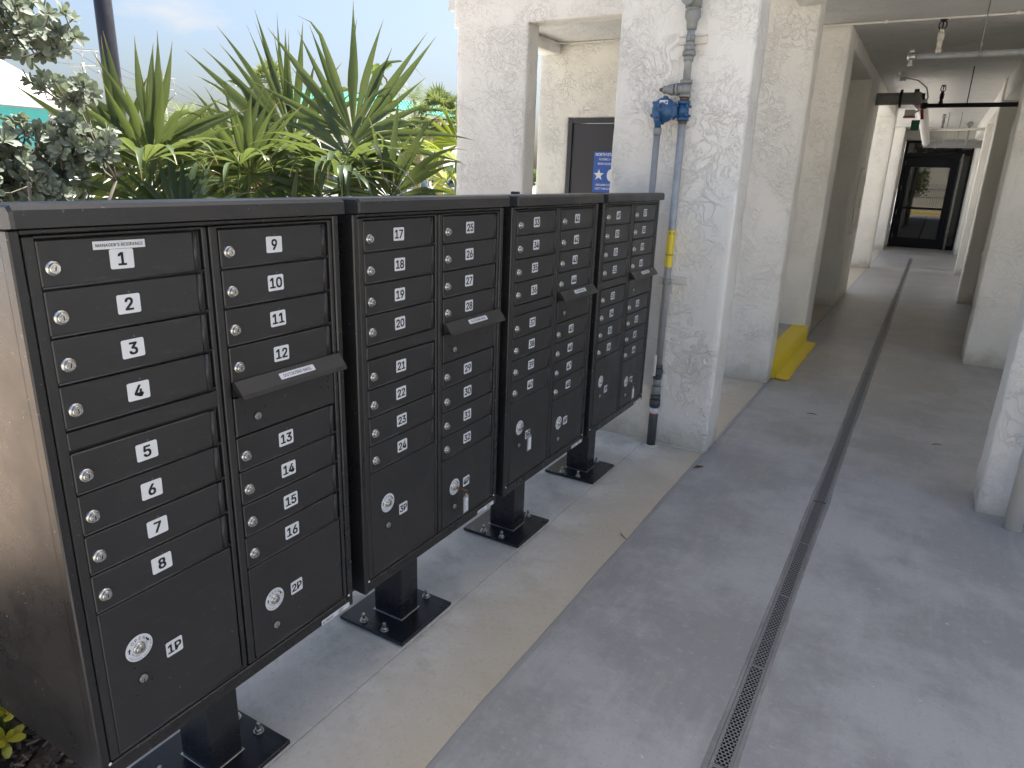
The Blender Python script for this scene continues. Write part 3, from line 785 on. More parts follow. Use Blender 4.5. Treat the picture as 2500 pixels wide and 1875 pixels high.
cd = empty('ceiling_conduit', (0, 6.83, 3.074)); tag(cd, 'thin white conduit along the ceiling above the stairwell door wall', 'conduit')
MB().tube([(-2.72, -.75, 0), (-2.75, -.3, 0), (-2.72, -.06, 0), (-2.6, 0, 0), (-.5, 0, 0), (.6, .0, .001), (1.6, .0, 0), (2.6, 0, .0)], .011, 8).build('conduit', 'whitepaint', cd)
for x in (-2.2, -1.2, .62, 1.62, 2.3): MB().box(x, x + .02, -.016, .016, -.014, .016, 0, .002).build('clip', 'whitepaint', cd)
for i, (x, y, lab) in enumerate(((1.93, 3.045, 'white drain pipe standing at the front right pillar'),)):
    dp = empty('drain_pipe', (x, y, 0)); tag(dp, lab, 'pipe')
    MB().lathe([(.041, 0), (.041, 3.28)], 20).rings([(.048, .048, .52, .60)], 20).build('pipe', 'whitepaint', dp)
    MB().box(-.06, .06, .03, .118, 1.2, 1.23, 0, .002).build('strap', 'whitepaint', dp)
dp = empty('drain_pipe', (2.06, 11.08, 0)); tag(dp, 'pair of white pipes with rounded top bend on far right pillar', 'pipe')
MB().tube([(0, 0, 0), (0, 0, 2.48), (.02, 0, 2.57), (.09, 0, 2.62), (.4, 0, 2.62)], .035, 12).rings([(.05, .05, .70, .78)], 12).build('pipe', 'whitepaint', dp)
MB().tube([(.13, 0, 0), (.13, 0, 2.36), (.15, 0, 2.44), (.2, 0, 2.48), (.4, 0, 2.48)], .028, 12).build('pipe', 'whitepaint', dp)
# ------------------------------------------------------------------ cluster mailboxes
HW = .384
def S(s): return s - .3875
ZT, ZC, ZB = 1.5573, 1.5212, .3605
PITCH = .8185
# shared pieces ------------------------------------------------------
mb = MB()
mb.box(-.457, -.022, -HW, HW, ZB, ZC - .004, 0, .004)
mb.box(-.030, 0, -HW, S(.0235), ZB, ZC - .004, 0, .003).box(-.030, 0, S(.7515), HW, ZB, ZC - .004, 0, .003)
mb.box(-.030, -.0015, S(.0235), S(.7515), ZB, .3975, 0, .003).box(-.030, -.0015, S(.0235), S(.7515), 1.508, ZC - .004, 0, .002)
mb.box(-.040, -.021, S(.0235), S(.7515), .40, 1.506, 1)
for sy in (-1, 1):     # folded rear seam and rivets on the side sheets
    for k in range(7): mb.lathe([(.0045, 0), (.004, .0015), (.002, .0022)], 8, 0, frame((-.435, sy * HW, ZB + .06 + k * .165), (1, 0, 0), (0, 0, -sy), (0, sy, 0)))
    mb.box(-.457, -.418, *sorted((sy * HW, sy * (HW + .0012))), ZB + .004, ZC - .01)
CAB = mb.mesh('cabinet', ['blackside', 'slot'])
def loading(s0, s1, rows):
    """hinged loading door: one sheet with openings: stiles and rails"""
    mb = MB(); z0, z1 = .4005, 1.5055
    mb.box(-.020, -.003, S(s0), S(s0) + .020, z0, z1, 0, .002).box(-.020, -.003, S(s1) - .012, S(s1), z0, z1, 0, .002)
    mb.box(-.0205, -.004, S(s0) + .018, S(s1) - .010, z0, z0 + .005, 0, .001).box(-.0205, -.004, S(s0) + .018, S(s1) - .010, z1 - .005, z1, 0, .001)
    for zz in rows: mb.box(-.0205, -.0105, S(s0) + .018, S(s1) - .010, zz - .004, zz + .004)
    mb.box(-.024, -.0195, S(s0), S(s1), z0, z1, 1)
    return mb.mesh('loading_door', ['black', 'black'])
PD = .0873
c1 = [1.4995 - PD * k for k in range(5)]; c1b = [1.1065 - PD * k for k in range(5)]
c2 = c1; c2b = [1.0185 - PD * k for k in range(5)]
L1 = loading(.0265, .3825, c1[1:] + c1b); L2 = loading(.3885, .7485, c2[1:] + c2b)
def door_mesh(w, h, name, hinge=True):
    """front facing +X, origin at lower-left corner of the face (y to the right)"""
    mb = MB(); wp = w - .024 if hinge else w - .006
    mb.box(-.012, 0, 0, wp, .0045, h - .0015, 0, .0018)
    mb.lathe([(.0026, 0), (.0026, w - .004)], 8, 0, frame((-.0008, 0, .0045), (1, 0, 0), (0, 0, -1), (0, 1, 0)))
    if hinge:
        mb.lathe([(.0068, .004), (.0068, h - .002)], 12, 0, T(-.0045, wp + .0062, 0))
        mb.box(-.012, -.004, wp + .0105, wp + .0165, .004, h - .002)
    return mb.mesh(name, ['black'])
DM = door_mesh(.324, PD, 'door'); 
BAR = MB().box(-.012, -.0015, 0, .324, .004, .0405, 0, .0018).mesh('filler_bar', ['black'])
PM1 = door_mesh(.324, c1b[4] - .407, 'parcel_door', False); PM2 = door_mesh(.324, c2b[4] - .407, 'parcel_door', False)
OM = MB().box(-.012, 0, 0, .318, .003, .098, 0, .0018).mesh('outgoing_door', ['black'])
lk = MB()
lk.lathe([(.0135, -.002), (.0135, .0022), (.0125, .0035), (.0098, .0042)], 22, 0, FX(0, 0, 0), True, False)
lk.lathe([(.0098, .003), (.0098, .0085), (.0086, .0098)], 20, 0, FX(0, 0, 0), True, True)
lk.lathe([(.0062, .0098), (.0058, .0106)], 16, 0, FX(0, 0, 0))
lk.box(.0100, .0110, -.0008, .0008, -.0042, .0042, 1)
LK = lk.mesh('lock', ['lock', 'slot'])
l2 = MB(); l2.lathe([(.0092, -.002), (.0092, .004), (.0086, .005)], 18, 0, FX(0, 0, 0)).box(.0045, .0054, -.0009, .0009, -.0085, 0, 1)
l2.lathe([(.0112, -.001), (.0112, .0006)], 18, 1, FX(0, 0, 0))
LK2 = l2.mesh('lock', ['steel', 'slot'])
rv = MB(); rv.lathe([(.0032, 0), (.0030, .0011), (.0016, .0018)], 8, 0, FX(0, 0, 0))
RV = rv.mesh('rivet', ['black2'])
def rplate(mb, w, h, r, x, mi=0):
    pts = [(0, 0, 0)]
    for cx, cy, a0 in ((w / 2 - r, h / 2 - r, 0), (-w / 2 + r, h / 2 - r, 90), (-w / 2 + r, -h / 2 + r, 180), (w / 2 - r, -h / 2 + r, 270)):
        for k in range(5): pts.append((cx + r * math.cos(R(a0 + 22.5 * k)), cy + r * math.sin(R(a0 + 22.5 * k)), 0))
    n = len(pts) - 1
    mb.add(pts, [(0, 1 + k, 1 + (k + 1) % n) for k in range(n)], mi, False, FX(x, 0, 0))
    lo = [(p[0], p[1], -.0008) for p in pts[1:]]
    mb.add(pts[1:] + lo, [(k, n + k, n + (k + 1) % n, (k + 1) % n) for k in range(n)], mi, False, FX(x, 0, 0))
def number_label(txt, w=.046, h=.037, size=.0355):
    mb = MB(); rplate(mb, w, h, .0035, .0010)
    mb.text(txt, size, FX(.0014, 0, 0), 1, .024, .95)
    return mb.mesh('number_label', ['label', 'ink'])
def arc_text(mb, txt, size, r, a_mid, mi, flip=False, step=None):
    """letters set round a circle; flip = read along the lower half"""
    n = len(txt); st = step or size * .78 / r
    for i, ch in enumerate(txt):
        if ch == ' ': continue
        a = a_mid + (i - (n - 1) / 2) * st * (1 if flip else -1)
        rot = a - math.pi / 2 if not flip else a + math.pi / 2
        m = FX(.0017, 0, 0) @ T(r * math.cos(a), r * math.sin(a), 0) @ Matrix.Rotation(rot, 4, 'Z')
        mb.text(ch, size, m, mi, .0)
dc = MB()
n = 32; pts = [(r_ * math.cos(2 * math.pi * k / n), r_ * math.sin(2 * math.pi * k / n), 0) for r_ in (.0135, .0305) for k in range(n)]
dc.add(pts, [(k, n + k, n + (k + 1) % n, (k + 1) % n) for k in range(n)], 0, False, FX(.0012, 0, 0))
arc_text(dc, 'OPEN', .0105, .0222, R(92), 1, step=R(24))
arc_text(dc, 'KEY WILL REMAIN IN', .0046, .0178, R(-72), 2, True, R(9.8))
arc_text(dc, 'LOCK AFTER OPENING DOOR', .0050, .0258, R(-72), 2, True, R(7.6))
for a, sg in ((172, -1), (28, -1)):
    ar = [(-.0016, -.006), (.0016, -.006), (.0016, .001), (.0038, .001), (0, .0065), (-.0038, .001), (-.0016, .001)]
    m = FX(.0017, 0, 0) @ T(.022 * math.cos(R(a)), .022 * math.sin(R(a)), 0) @ Matrix.Rotation(R(a - 90 - 90 + (0 if a > 90 else 0)) , 4, 'Z')
    dc.add([(p[0], p[1], 0) for p in ar], [(0, 1, 2, 6), (3, 4, 5)], 1, False, m)
DEC = dc.mesh('open_decal', ['label', 'ink', 'greyink'])
# mail-slot hood
hd = MB(); s0, s1 = S(.4105), S(.7475)
prof = [(0, 1.158), (.006, 1.158), (.030, 1.130), (.034, 1.120), (.032, 1.117), (.026, 1.126), (.004, 1.140), (0, 1.120)]
pts = [(x, y, z) for y in (s0, s1) for x, z in prof]; K = len(prof)
hd.add(pts, [tuple(range(K))[::-1], tuple(range(K, 2 * K))] + [(k, (k + 1) % K, K + (k + 1) % K, K + k) for k in range(K)], 0, False)
hd.box(.002, .02, s0 + .003, s1 - .003, 1.122, 1.139, 1)
HOOD = hd.mesh('mail_slot_hood', ['black', 'slot'])
hl = MB(); rplate(hl, .112, .0165, .003, .0008); hl.text('OUTGOING MAIL', .0122, FX(.0012, 0, 0), 1, .008, 1.0)
HL = hl.mesh('slot_label', ['label', 'ink'])
mr = MB(); mr.box(0, .0012, -.050, .050, -.0075, .0075, 0).text("MANAGER'S RESIDENCE", .0086, FX(.0016, 0, 0), 1, .006, 1.0)
MR = mr.mesh('name_strip', ['label', 'ink'])
fl = MB(); rplate(fl, .124, .0155, .002, .0008)
fl.text('FLORENCE', .0088, FX(.0012, -.036, -.0005), 1, .01, 1.0)
for k in range(4): fl.box(.0010, .00125, .005, .026 - .004 * (k % 2), .0045 - .003 * k - .0006, .0045 - .003 * k + .0004, 2)
fl.box(.001, .00125, -.058, -.053, -.0055, -.0025, 1)
FLM = fl.mesh('maker_strip', ['label', 'ink', 'greyink'])
cp = MB(); cw = .3853
cprof = [(-.478, ZC - .03), (-.478, ZT - .026), (-.470, ZT - .021), (-.02, ZT + .0005), (.017, ZT + .001), (.0245, ZT - .007), (.0255, ZC), (.016, ZC - .0015)]
K = len(cprof); pts = []
for y, ins in ((-cw, .004), (-cw + .005, 0), (cw - .005, 0), (cw, .004)):
    for k, (x, z) in enumerate(cprof): pts.append((x - (ins if x > 0 else -ins if x < -.4 else 0), y, z - (ins if z > ZC + .005 else 0)))
fs = []
for r_ in range(3):
    for k in range(K): fs.append((r_ * K + k, (r_ + 1) * K + k, (r_ + 1) * K + (k + 1) % K, r_ * K + (k + 1) % K))
fs += [tuple(range(K))[::-1], tuple(range(3 * K, 4 * K))]
cp.add(pts, [f[::-1] for f in fs], 0, False)
CAPM = cp.mesh('hood_cap', ['black'])
cl = MB(); cl.box(-.271, -.139, -.0465, .0545, .012, ZB + .01, 0, .004)
cl.box(-.275, -.135, -.0505, .0585, .0115, .0145, 1, .001)
COL = cl.mesh('pedestal', ['black2', 'steel'])
PLM = MB().box(-.3525, -.05, -.1515, .1515, -.001, .012, 0, .002).mesh('base_plate', ['black2'])
bo = MB(); bo.rings([(.0155, .0155, 0, .003)], 18).rings([(.0115, .0115, .003, .013)], 6).lathe([(.0062, .012), (.0062, .030), (.0050, .032)], 10)
BOLT = bo.mesh('anchor_bolt', ['steel'])
SCR = MB().lathe([(.004, 0), (.0035, .002), (.001, .003)], 8, 0, FX(0, 0, 0)).mesh('corner_screw', ['label'])
YAW = [.76, .11, -.01, -.14]; XO = [.0005, -.0036, -.0001, .0032]
ordinal = ['black cluster mailbox nearest the camera, doors numbered 1 to 16', 'black cluster mailbox with doors numbered 17 to 32, second in the row', 'black cluster mailbox with doors numbered 33 to 48, third in the row', 'black cluster mailbox with doors numbered 49 to 64, farthest beside the gas pipe']
PLAB = {1: (.195, .586), 2: (.556, .543), 3: (.192, .585), 4: (.555, .541), 5: (.188, .584), 6: (.548, .540), 7: (.190, .577), 8: (.555, .540)}
boxes = []
for i in range(4):
    root = empty('cluster_mailbox', (XO[i], i * PITCH, 0), R(YAW[i]))
    tag(root, ordinal[i], 'mailbox', 'black cluster mailboxes in a row')
    boxes.append(root)
    cab = obj('cabinet', CAB, root)
    obj('maker_strip', FLM, cab, (-.0012, S(.702), .3705))
    obj('corner_screw', SCR, cab, (-.001, S(.022), .401)); obj('corner_screw', SCR, cab, (-.001, S(.753), .401))
    obj('hood_cap', CAPM, root)
    obj('loading_door', L1, root); obj('loading_door', L2, root)
    ped = obj('pedestal', COL, root)
    bp = obj('base_plate', PLM, root)
    for bx in (-.255, -.155):
        for by in (-.1245, .1255): obj('anchor_bolt', BOLT, bp, (bx, by, .0118), (0, 0, random.uniform(0, 1)))
    obj('filler_bar', BAR, root, (0, S(.0455), c1b[0] + .0005))
    num = i * 16
    for cI, (s0, tops) in enumerate(((.0455, c1[1:] + c1b[1:]), (.4095, c2[1:] + c2b[1:]))):
        for zb in tops:
            num += 1
            d = obj('door', DM, root, (random.uniform(-.0008, .0006), S(s0) + random.uniform(-.0006, .0006), zb), (R(random.uniform(-.12, .12)), 0, R(random.uniform(-.25, .15))))
            obj('lock', LK, d, (0, .0212, .0375), (R(random.uniform(-12, 12)), 0, 0))
            lb = obj('number_label', number_label(str(num)), d, (0, .146 + random.uniform(-.0015, .0015), .0445 + random.uniform(-.001, .001)), (R(random.uniform(-1, 1)), 0, 0))
            if num == 1: obj('name_strip', MR, d, (.001, .144, .0705), (R(-.5), 0, 0))
    # outgoing mail compartment
    og = obj('outgoing_door', OM, root, (0, S(.4105), c2b[0]))
    obj('lock', LK2, og, (0, .0615, .040))
    for by, bz in ((.030, .056), (.030, .020), (.088, .056), (.088, .022), (.272, .058), (.300, .080), (.300, .050), (.297, .068)): obj('rivet', RV, og, (0, by, bz))
    ho = obj('mail_slot_hood', HOOD, root)
    obj('slot_label', HL, ho, (.0185, S(.588), 1.1440), (0, R(-40), 0))
    # parcel lockers
    for k, (pm, s0, zt, ds, dz) in enumerate(((PM1, .0455, c1b[4], .117, .634), (PM2, .4095, c2b[4], .480, .546))):
        pn = i * 2 + k + 1
        d = obj('parcel_door', pm, root, (0, S(s0), .407))
        obj('open_decal', DEC, d, (0, ds - s0, dz - .407)); obj('lock', LK, d, (.001, ds - s0, dz - .407), (R(random.uniform(-20, 20)), 0, 0))
        obj('lock', LK2, d, (0, ds - s0 - .001, dz - .0775 - .407), (R(random.uniform(-30, 30)), 0, 0))
        ls, lz = PLAB[pn]
        obj('number_label', number_label('%dP' % pn, .040, .037, .0325), d, (0, ls - s0, lz - .407))
        for by, bz in ((-.016, -.045), (.016, -.032), (.018, -.095), (-.018, -.115)): obj('rivet', RV, d, (0, ds - s0 + by, dz - .407 + bz))
# keys left in the parcel locks
for pn, lab in ((4, 'brown key with white paper tag hanging from parcel door 4P'), (5, 'brown key with clear tag hanging from parcel door 5P'), (8, 'brown key with clear tag hanging from parcel door 8P')):
    i = (pn - 1) // 2; k = (pn - 1) % 2
    ds, dz = ((.117, .634), (.480, .546))[k]
    p = boxes[i].matrix_basis @ Vector((0, S(ds), dz))
    kr = empty('key', p, R(YAW[i])); tag(kr, lab, 'key', 'keys left in the parcel locks')
    kb = MB(); kb.box(.008, .030, -.0012, .0012, -.004, .004)
    a0 = .006
    vs_ = [(.030, 0), (.034, .010), (.046, .012), (.053, .004), (.053, -.006), (.044, -.013), (.034, -.010)]
    pts = [(x, y, z) for y in (-.0012, .0012) for x, z in vs_]; K = len(vs_)
    rot = Matrix.Rotation(R(62), 4, 'X')
    kb.add(pts, [tuple(range(K)), tuple(range(K, 2 * K))[::-1]] + [(q, K + q, K + (q + 1) % K, (q + 1) % K) for q in range(K)], 0, False, rot)
    kb.build('key_blade', 'brass', kr)
    rg = MB(); cx, cz = .040, -.017
    rg.tube([(cx + .0, .012 + .011 * math.sin(2 * math.pi * q / 16), cz - .0 + .011 * math.cos(2 * math.pi * q / 16)) for q in range(17)], .0011, 6)
    rg.build('key_ring', 'brass', kr)
    tg = MB()
    tg.box(-.002, .002, -.0155, .0155, -.072, -.006, 0, .0015).box(-.0015, .0015, -.004, .004, -.006, .002, 0, .001)
    tg.box(.002, .0026, -.011, .011, -.066, -.014, 1)
    if pn == 4:
        ft = frame((.0030, -.006, -.040), (0, 0, 1), (0, -1, 0), (1, 0, 0)); tg.text('PROPERTY OF USPS', .0052, ft, 2, .01)
        ft = frame((.0030, .005, -.042), (0, 0, 1), (0, -1, 0), (1, 0, 0)); tg.text('56-50', .0085, ft, 2, 0)
    tg.build('key_tag', ['tagpl', 'label', 'greyink'], kr, (cx, .016, cz - .008))
# small dark device resting on the third mailbox's cap
MB().box(-.02, .02, -.014, .014, 0, .013, 0, .004).build('sensor', 'blackiron')
sn = bpy.data.objects['sensor']; sn.location = (-.44, 2.02, 1.5365); tag(sn, 'tiny black block on top of the mailbox caps', 'block')
# ------------------------------------------------------------------ planting bed
UP = Vector((0, 0, 1))
bed = MB(); nx, ny = 60, 110; pts = []; fs = []
for j in range(ny + 1):
    for i in range(nx + 1):
        x = -3.98 + (3.98 - .441) * i / nx; y = -.94 + 5.9 * j / ny
        e = min(1, (-.441 - x) / .15)
        pts.append((x, y, -.035 + e * (.02 + .05 * noise.noise(Vector((x * 1.5, y * 1.5, 0))) + .02 * noise.noise(Vector((x * 8, y * 8, 2))))))
for j in range(ny):
    for i in range(nx):
        a = j * (nx + 1) + i; fs.append((a, a + 1, a + nx + 2, a + nx + 1))
bed.add(pts, fs, 0, True); structure(bed.build('planting_bed', 'mulch'))
structure(sheet('bed_strip', -1.748, -.441, -3.98, -.94, -.03, 'mulch'))
ch = MB(); rnd = random.Random(3)
for k in range(5200):
    if k < 3600: x = rnd.uniform(-1.7, -.445); y = rnd.uniform(-.75, .5)
    else: x = rnd.uniform(-3.9, -.445); y = rnd.uniform(-.9, 4.8)
    e = min(1, (-.441 - x) / .15)
    z = -.028 + e * (.02 + .05 * noise.noise(Vector((x * 1.5, y * 1.5, 0)))) + rnd.uniform(-.004, .022)
    L = rnd.uniform(.012, .05) * (1.5 if rnd.random() < .12 else 1); w = L * rnd.uniform(.12, .35); h = rnd.uniform(.002, .006)
    m = T(x, y, z) @ Matrix.Rotation(rnd.uniform(0, 6.28), 4, 'Z') @ Matrix.Rotation(rnd.uniform(-.5, .5), 4, 'Y') @ Matrix.Rotation(rnd.uniform(-.6, .6), 4, 'X')
    v8 = [(sx * L / 2 * (1 if sy < 0 else rnd.uniform(.6, 1)), sy * w / 2, sz * h / 2) for sz in (-1, 1) for sy in (-1, 1) for sx in (-1, 1)]
    ch.add(v8, [(0, 2, 3, 1), (4, 5, 7, 6), (0, 1, 5, 4), (2, 6, 7, 3), (0, 4, 6, 2), (1, 3, 7, 5)], 0, False, m, [max(.001, rnd.random() ** 2.2)] * 8)
o = stuff(ch.build('bark_mulch', 'chip')); tag(o, 'dark shredded bark mulch covering the planting bed', 'mulch')

# ------------------------------------------------------------------ leaves
def blade(mb, base, d, side, L, W, droop, tt0=0.0, sweep=0.0, st=None, fold=.35, brk=None, joined=0.0, dang=0.0, mi=0):
    """one folded palm segment: d direction, side = lateral unit, joined = fraction where it is part of the pleated fan"""
    N = 9; pts = []; tts = []
    p = Vector(base); dirv = Vector(d).normalized(); step = L / N
    nrm = dirv.cross(side).normalized()
    for k in range(N + 1):
        t = k / N
        if t <= joined: w = L * t * math.tan(dang / 2) * 1.02
        else:
            w0 = L * joined * math.tan(dang / 2) if joined > 0 else W * .4
            q = (t - joined) / (1 - joined)
            w = max(.0006, (w0 * (1 - q) + W * math.sin(math.pi * min(1, q * .9 + .1)) * (1 - q) * .9) if joined > 0 else W * (math.sin(math.pi * (q * .88 + .1)) ** .7) * (1 - q * .75))
        f = fold * w * (1 if k % 1 == 0 else 0)
        pts += [p - side * w + nrm * f, p.copy(), p + side * w + nrm * f]
        tts += [max(.001, t)] * 3
        g = droop * (t ** 1.6)
        if brk is not None and t >= brk: g += 2.2
        dirv = (dirv + Vector((0, 0, -1)) * g * step / L * 2.2 + side * sweep / N).normalized()
        nrm = dirv.cross(side).normalized()
        p = p + dirv * step
    fs = []
    for k in range(N):
        a = k * 3; fs += [(a, a + 1, a + 4, a + 3), (a + 1, a + 2, a + 5, a + 4)]
    mb.add(pts, fs, mi, True, None, tts)
def fan(hub, u, nrm, Rr, spread, nseg, droop, rnd, joined=.36, brkp=.15, cup=.25, W=.013, lvar=.2):
    mb = MB(); u = Vector(u).normalized(); nrm = (Vector(nrm) - u * Vector(nrm).dot(u)).normalized(); v = nrm.cross(u)
    da = R(spread) / nseg
    for k in range(nseg):
        a = (k + .5) * da - R(spread) / 2 + rnd.uniform(-.38, .38) * da
        d = (u * math.cos(a) + v * math.sin(a)) + nrm * (cup * abs(math.sin(a / 2)) + rnd.uniform(-.14, .14))
        sd = (v * math.cos(a) - u * math.sin(a)).normalized()
        L = Rr * (.80 + .20 * math.cos(a * .5)) * rnd.uniform(1 - lvar, 1 + lvar)
        blade(mb, hub, d.normalized(), sd, L, W, droop * rnd.uniform(.3, 2.0), sweep=rnd.uniform(-.25, .25), joined=joined * rnd.uniform(.9, 1.1), dang=da,
              brk=rnd.uniform(.5, .7) if rnd.random() < brkp else None)
    return mb
def thatch_palm(name, base, crown, fronds, label, seed, m='palm', grp='fan palms behind the mailboxes'):
    rnd = random.Random(seed); root = empty(name, base); tag(root, label, 'palm', grp)
    B = Vector(base); Cc = Vector(crown)
    pts = [Vector((0, 0, -.05)), (Cc - B) * .5 + Vector((.02, .01, 0)), Cc - B]
    MB().tube(pts, [.055, .048, .04], 10).build('trunk', 'bark', root)
    tocam = (Vector((1.30, -.95, 0)) - Vector((Cc.x, Cc.y, 0))).normalized(); sc = UP.cross(tocam)   # sc: right as seen from the path
    for (hub, th, tilt, Rr, spread, nseg, droop, brkp, face) in fronds:
        h = Vector(hub) - B
        u = UP * math.cos(R(th)) + sc * math.sin(R(th)) + tocam * tilt
        nr = tocam * face + UP * .35; cup = .25
        if face == 9:          # arching leaf held level: a fountain of drooping segments
            u = tocam * math.cos(R(th)) + sc * math.sin(R(th)) + UP * .15; nr = UP; cup = .75
        mb = fan(h, u, nr, Rr, spread, int(nseg * .88), droop, rnd, brkp=brkp, cup=cup, W=.0155)
        mid = (h + (Cc - B)) / 2 + Vector((rnd.uniform(-.03, .03), rnd.uniform(-.03, .03), .05))
        mb.tube([Cc - B, mid, h + u.normalized() * .02], [.010, .008, .006], 6, 1)
        mb.build('frond', [m, 'petiole'], root)
def extra(rnd, crown, n, rmin, rmax, R0):
    out = []
    for k in range(n):
        az = 6.283 * k / n + rnd.uniform(-.4, .4); el = rnd.uniform(-.35, .7); d = rnd.uniform(rmin, rmax)
        hub = Vector(crown) + Vector((math.cos(az) * math.cos(el), math.sin(az) * math.cos(el), math.sin(el))) * d
        out.append((hub, rnd.uniform(-150, 150), rnd.uniform(-.6, .9), R0 * rnd.uniform(.8, 1.1), rnd.uniform(220, 300), 30, rnd.uniform(.5, 1.4), .15, rnd.choice((1, 1, -1))))
    return out
rr = random.Random(11)
thatch_palm('fan_palm', (-2.12, 2.52, -.03), (-2.10, 2.55, 1.30), [
    ((-2.10, 2.70, 1.83), 8, -.05, .72, 190, 26, .10, .06, 1),
    ((-1.99, 2.47, 1.64), 10, 0, .62, 300, 32, 1.5, .25, 9),
    ((-2.08, 2.62, 1.70), -70, .1, .55, 110, 12, .7, .2, 1),
    ((-1.90, 2.36, 1.56), 40, 0, .52, 240, 26, 1.7, .2, 9),
    ((-2.04, 2.55, 1.72), 70, .3, .56, 120, 14, 1.1, .3, 1),
    ((-2.05, 2.35, 1.45), -150, .8, .55, 280, 32, 1.0, .2, 1)] + extra(rr, (-2.1, 2.6, 1.35), 1, .28, .42, .56),
    'tallest fan palm with upright glossy leaf behind the second and third mailboxes', 1)
thatch_palm('fan_palm', (-2.72, 2.45, -.03), (-2.68, 2.50, 1.25), [
    ((-2.68, 2.69, 1.78), -34, .0, .74, 190, 26, .22, .1, 1),
    ((-2.66, 2.69, 1.80), -12, -.05, .78, 22, 7, .02, 0, 1),
    ((-2.60, 2.50, 1.72), -15, 0, .56, 260, 28, 1.5, .25, 9),
    ((-2.70, 2.60, 1.70), -75, .2, .66, 120, 16, .6, .15, 1),
    ((-2.55, 2.50, 1.58), 170, .6, .52, 300, 34, 1.1, .2, 1)] + extra(rr, (-2.7, 2.5, 1.3), 1, .26, .4, .55),
    'fan palm with leaves spreading left over the first and second mailboxes', 2)
thatch_palm('fan_palm', (-2.42, 1.98, -.03), (-2.43, 2.04, 1.12), [
    ((-2.41, 2.09, 1.57), 0, .25, .46, 345, 44, .45, .12, 1),
    ((-2.38, 2.00, 1.63), -20, 0, .42, 240, 24, 1.7, .3, 9),
    ((-2.50, 2.10, 1.60), -60, .3, .5, 220, 26, .6, .15, 1)] + extra(rr, (-2.42, 2.05, 1.15), 1, .25, .36, .46),
    'low fan palm with round open leaf between two taller fan palms', 3)
thatch_palm('fan_palm', (-2.50, 1.42, -.03), (-2.50, 1.46, 1.10), [
    ((-2.48, 1.49, 1.58), 0, .2, .50, 340, 42, .5, .12, 1),
    ((-2.49, 1.50, 1.70), 0, -.05, .52, 150, 17, .08, .05, 1),
    ((-2.40, 1.40, 1.63), 10, 0, .46, 260, 26, 1.6, .3, 9),
    ((-2.58, 1.40, 1.62), -50, .2, .56, 160, 20, .3, .1, 1),
    ((-2.45, 1.40, 1.42), 170, .6, .5, 300, 34, .9, .2, 1)] + extra(rr, (-2.5, 1.45, 1.15), 1, .25, .38, .5),
    'fan palm with upright pointed leaves beside the silvery shrub', 4)
thatch_palm('fan_palm', (-3.85, 6.35, -.1), (-3.82, 6.32, 1.25), [
    ((-3.75, 6.20, 1.75), 20, 0, .70, 300, 34, 1.2, .3, 9), ((-3.80, 6.10, 1.50), -30, 0, .65, 300, 34, 1.4, .3, 9), ((-3.80, 6.35, 1.95), -20, .1, .62, 220, 24, .5, .2, 1), ((-3.7, 6.2, 1.38), 160, .7, .55, 280, 32, 1.2, .2, 1)],
    'yellowish fan palm peeking round the left edge of the stucco wall', 5, 'palmy')

# silvery shrub: rosettes of paddle leaves on thin stems
def obovate(mb, base, d, side, L, W, curl, mi=0):
    N = 5; pts = []; tts = []; p = Vector(base); dv = Vector(d).normalized(); nr = dv.cross(side).normalized()
    ws = [.13, .5, .82, 1.0, .95, .42]
    for k in range(N + 1):
        w = W * ws[k]
        pts += [p - side * w + nr * w * .28, p.copy(), p + side * w + nr * w * .28]; tts += [.3] * 3
        dv = (dv + nr * -curl / N).normalized(); nr = dv.cross(side).normalized(); p = p + dv * L / N
    fs = []
    for k in range(N): a = k * 3; fs += [(a, a + 1, a + 4, a + 3), (a + 1, a + 2, a + 5, a + 4)]
    mb.add(pts, fs, mi, True, None, tts)
def rosette(mb, c, ax, rnd, n, L, mi=0, W=.36):
    ax = Vector(ax).normalized(); s0 = ax.orthogonal().normalized(); t0 = ax.cross(s0)
    for k in range(n):
        a = k * 2.4 + rnd.uniform(-.3, .3); op = .35 + .75 * (k / n) + rnd.uniform(-.1, .15)
        rad = s0 * math.cos(a) + t0 * math.sin(a)
        d = ax * math.cos(op) + rad * math.sin(op); side = ax.cross(rad).normalized()
        l = L * rnd.uniform(.75, 1.15) * (.6 + .5 * k / n)
        obovate(mb, Vector(c) - ax * .02 * (k / n), d, side, l, l * W * .62, rnd.uniform(-.1, .6), mi)
rs = random.Random(5)
sh = empty('silver_shrub', (-1.95, .35, -.03)); tag(sh, 'silvery grey-green shrub with paddle leaves at the left edge', 'shrub')
B = Vector((-1.95, .35, -.03)); fol = MB(); stm = MB()
nodes = [B + Vector((0, 0, .02))]
def grow(p, r0):
    q = min(nodes, key=lambda w: (w - p).length + max(0, w.z - p.z + .05) * 3)
    mid = q.lerp(p, .55) + Vector((rs.uniform(-.02, .02), rs.uniform(-.02, .02), -.02))
    stm.tube([q - B, mid - B, p - B], [r0 * 1.5, r0 * 1.2, r0], 5); nodes.append(p)
for k in range(6):
    a = k * 1.05; d = Vector((math.cos(a), math.sin(a), 0)); q0 = nodes[0]
    for s_ in range(1, 7):
        q = nodes[0] + d * (.06 * s_ + .01 * s_ * s_ * .5) + Vector((rs.uniform(-.04, .04), rs.uniform(-.04, .04), .26 * s_))
        stm.tube([q0 - B, q - B], [.02 - .002 * s_, .018 - .002 * s_], 6); nodes.append(q); q0 = q
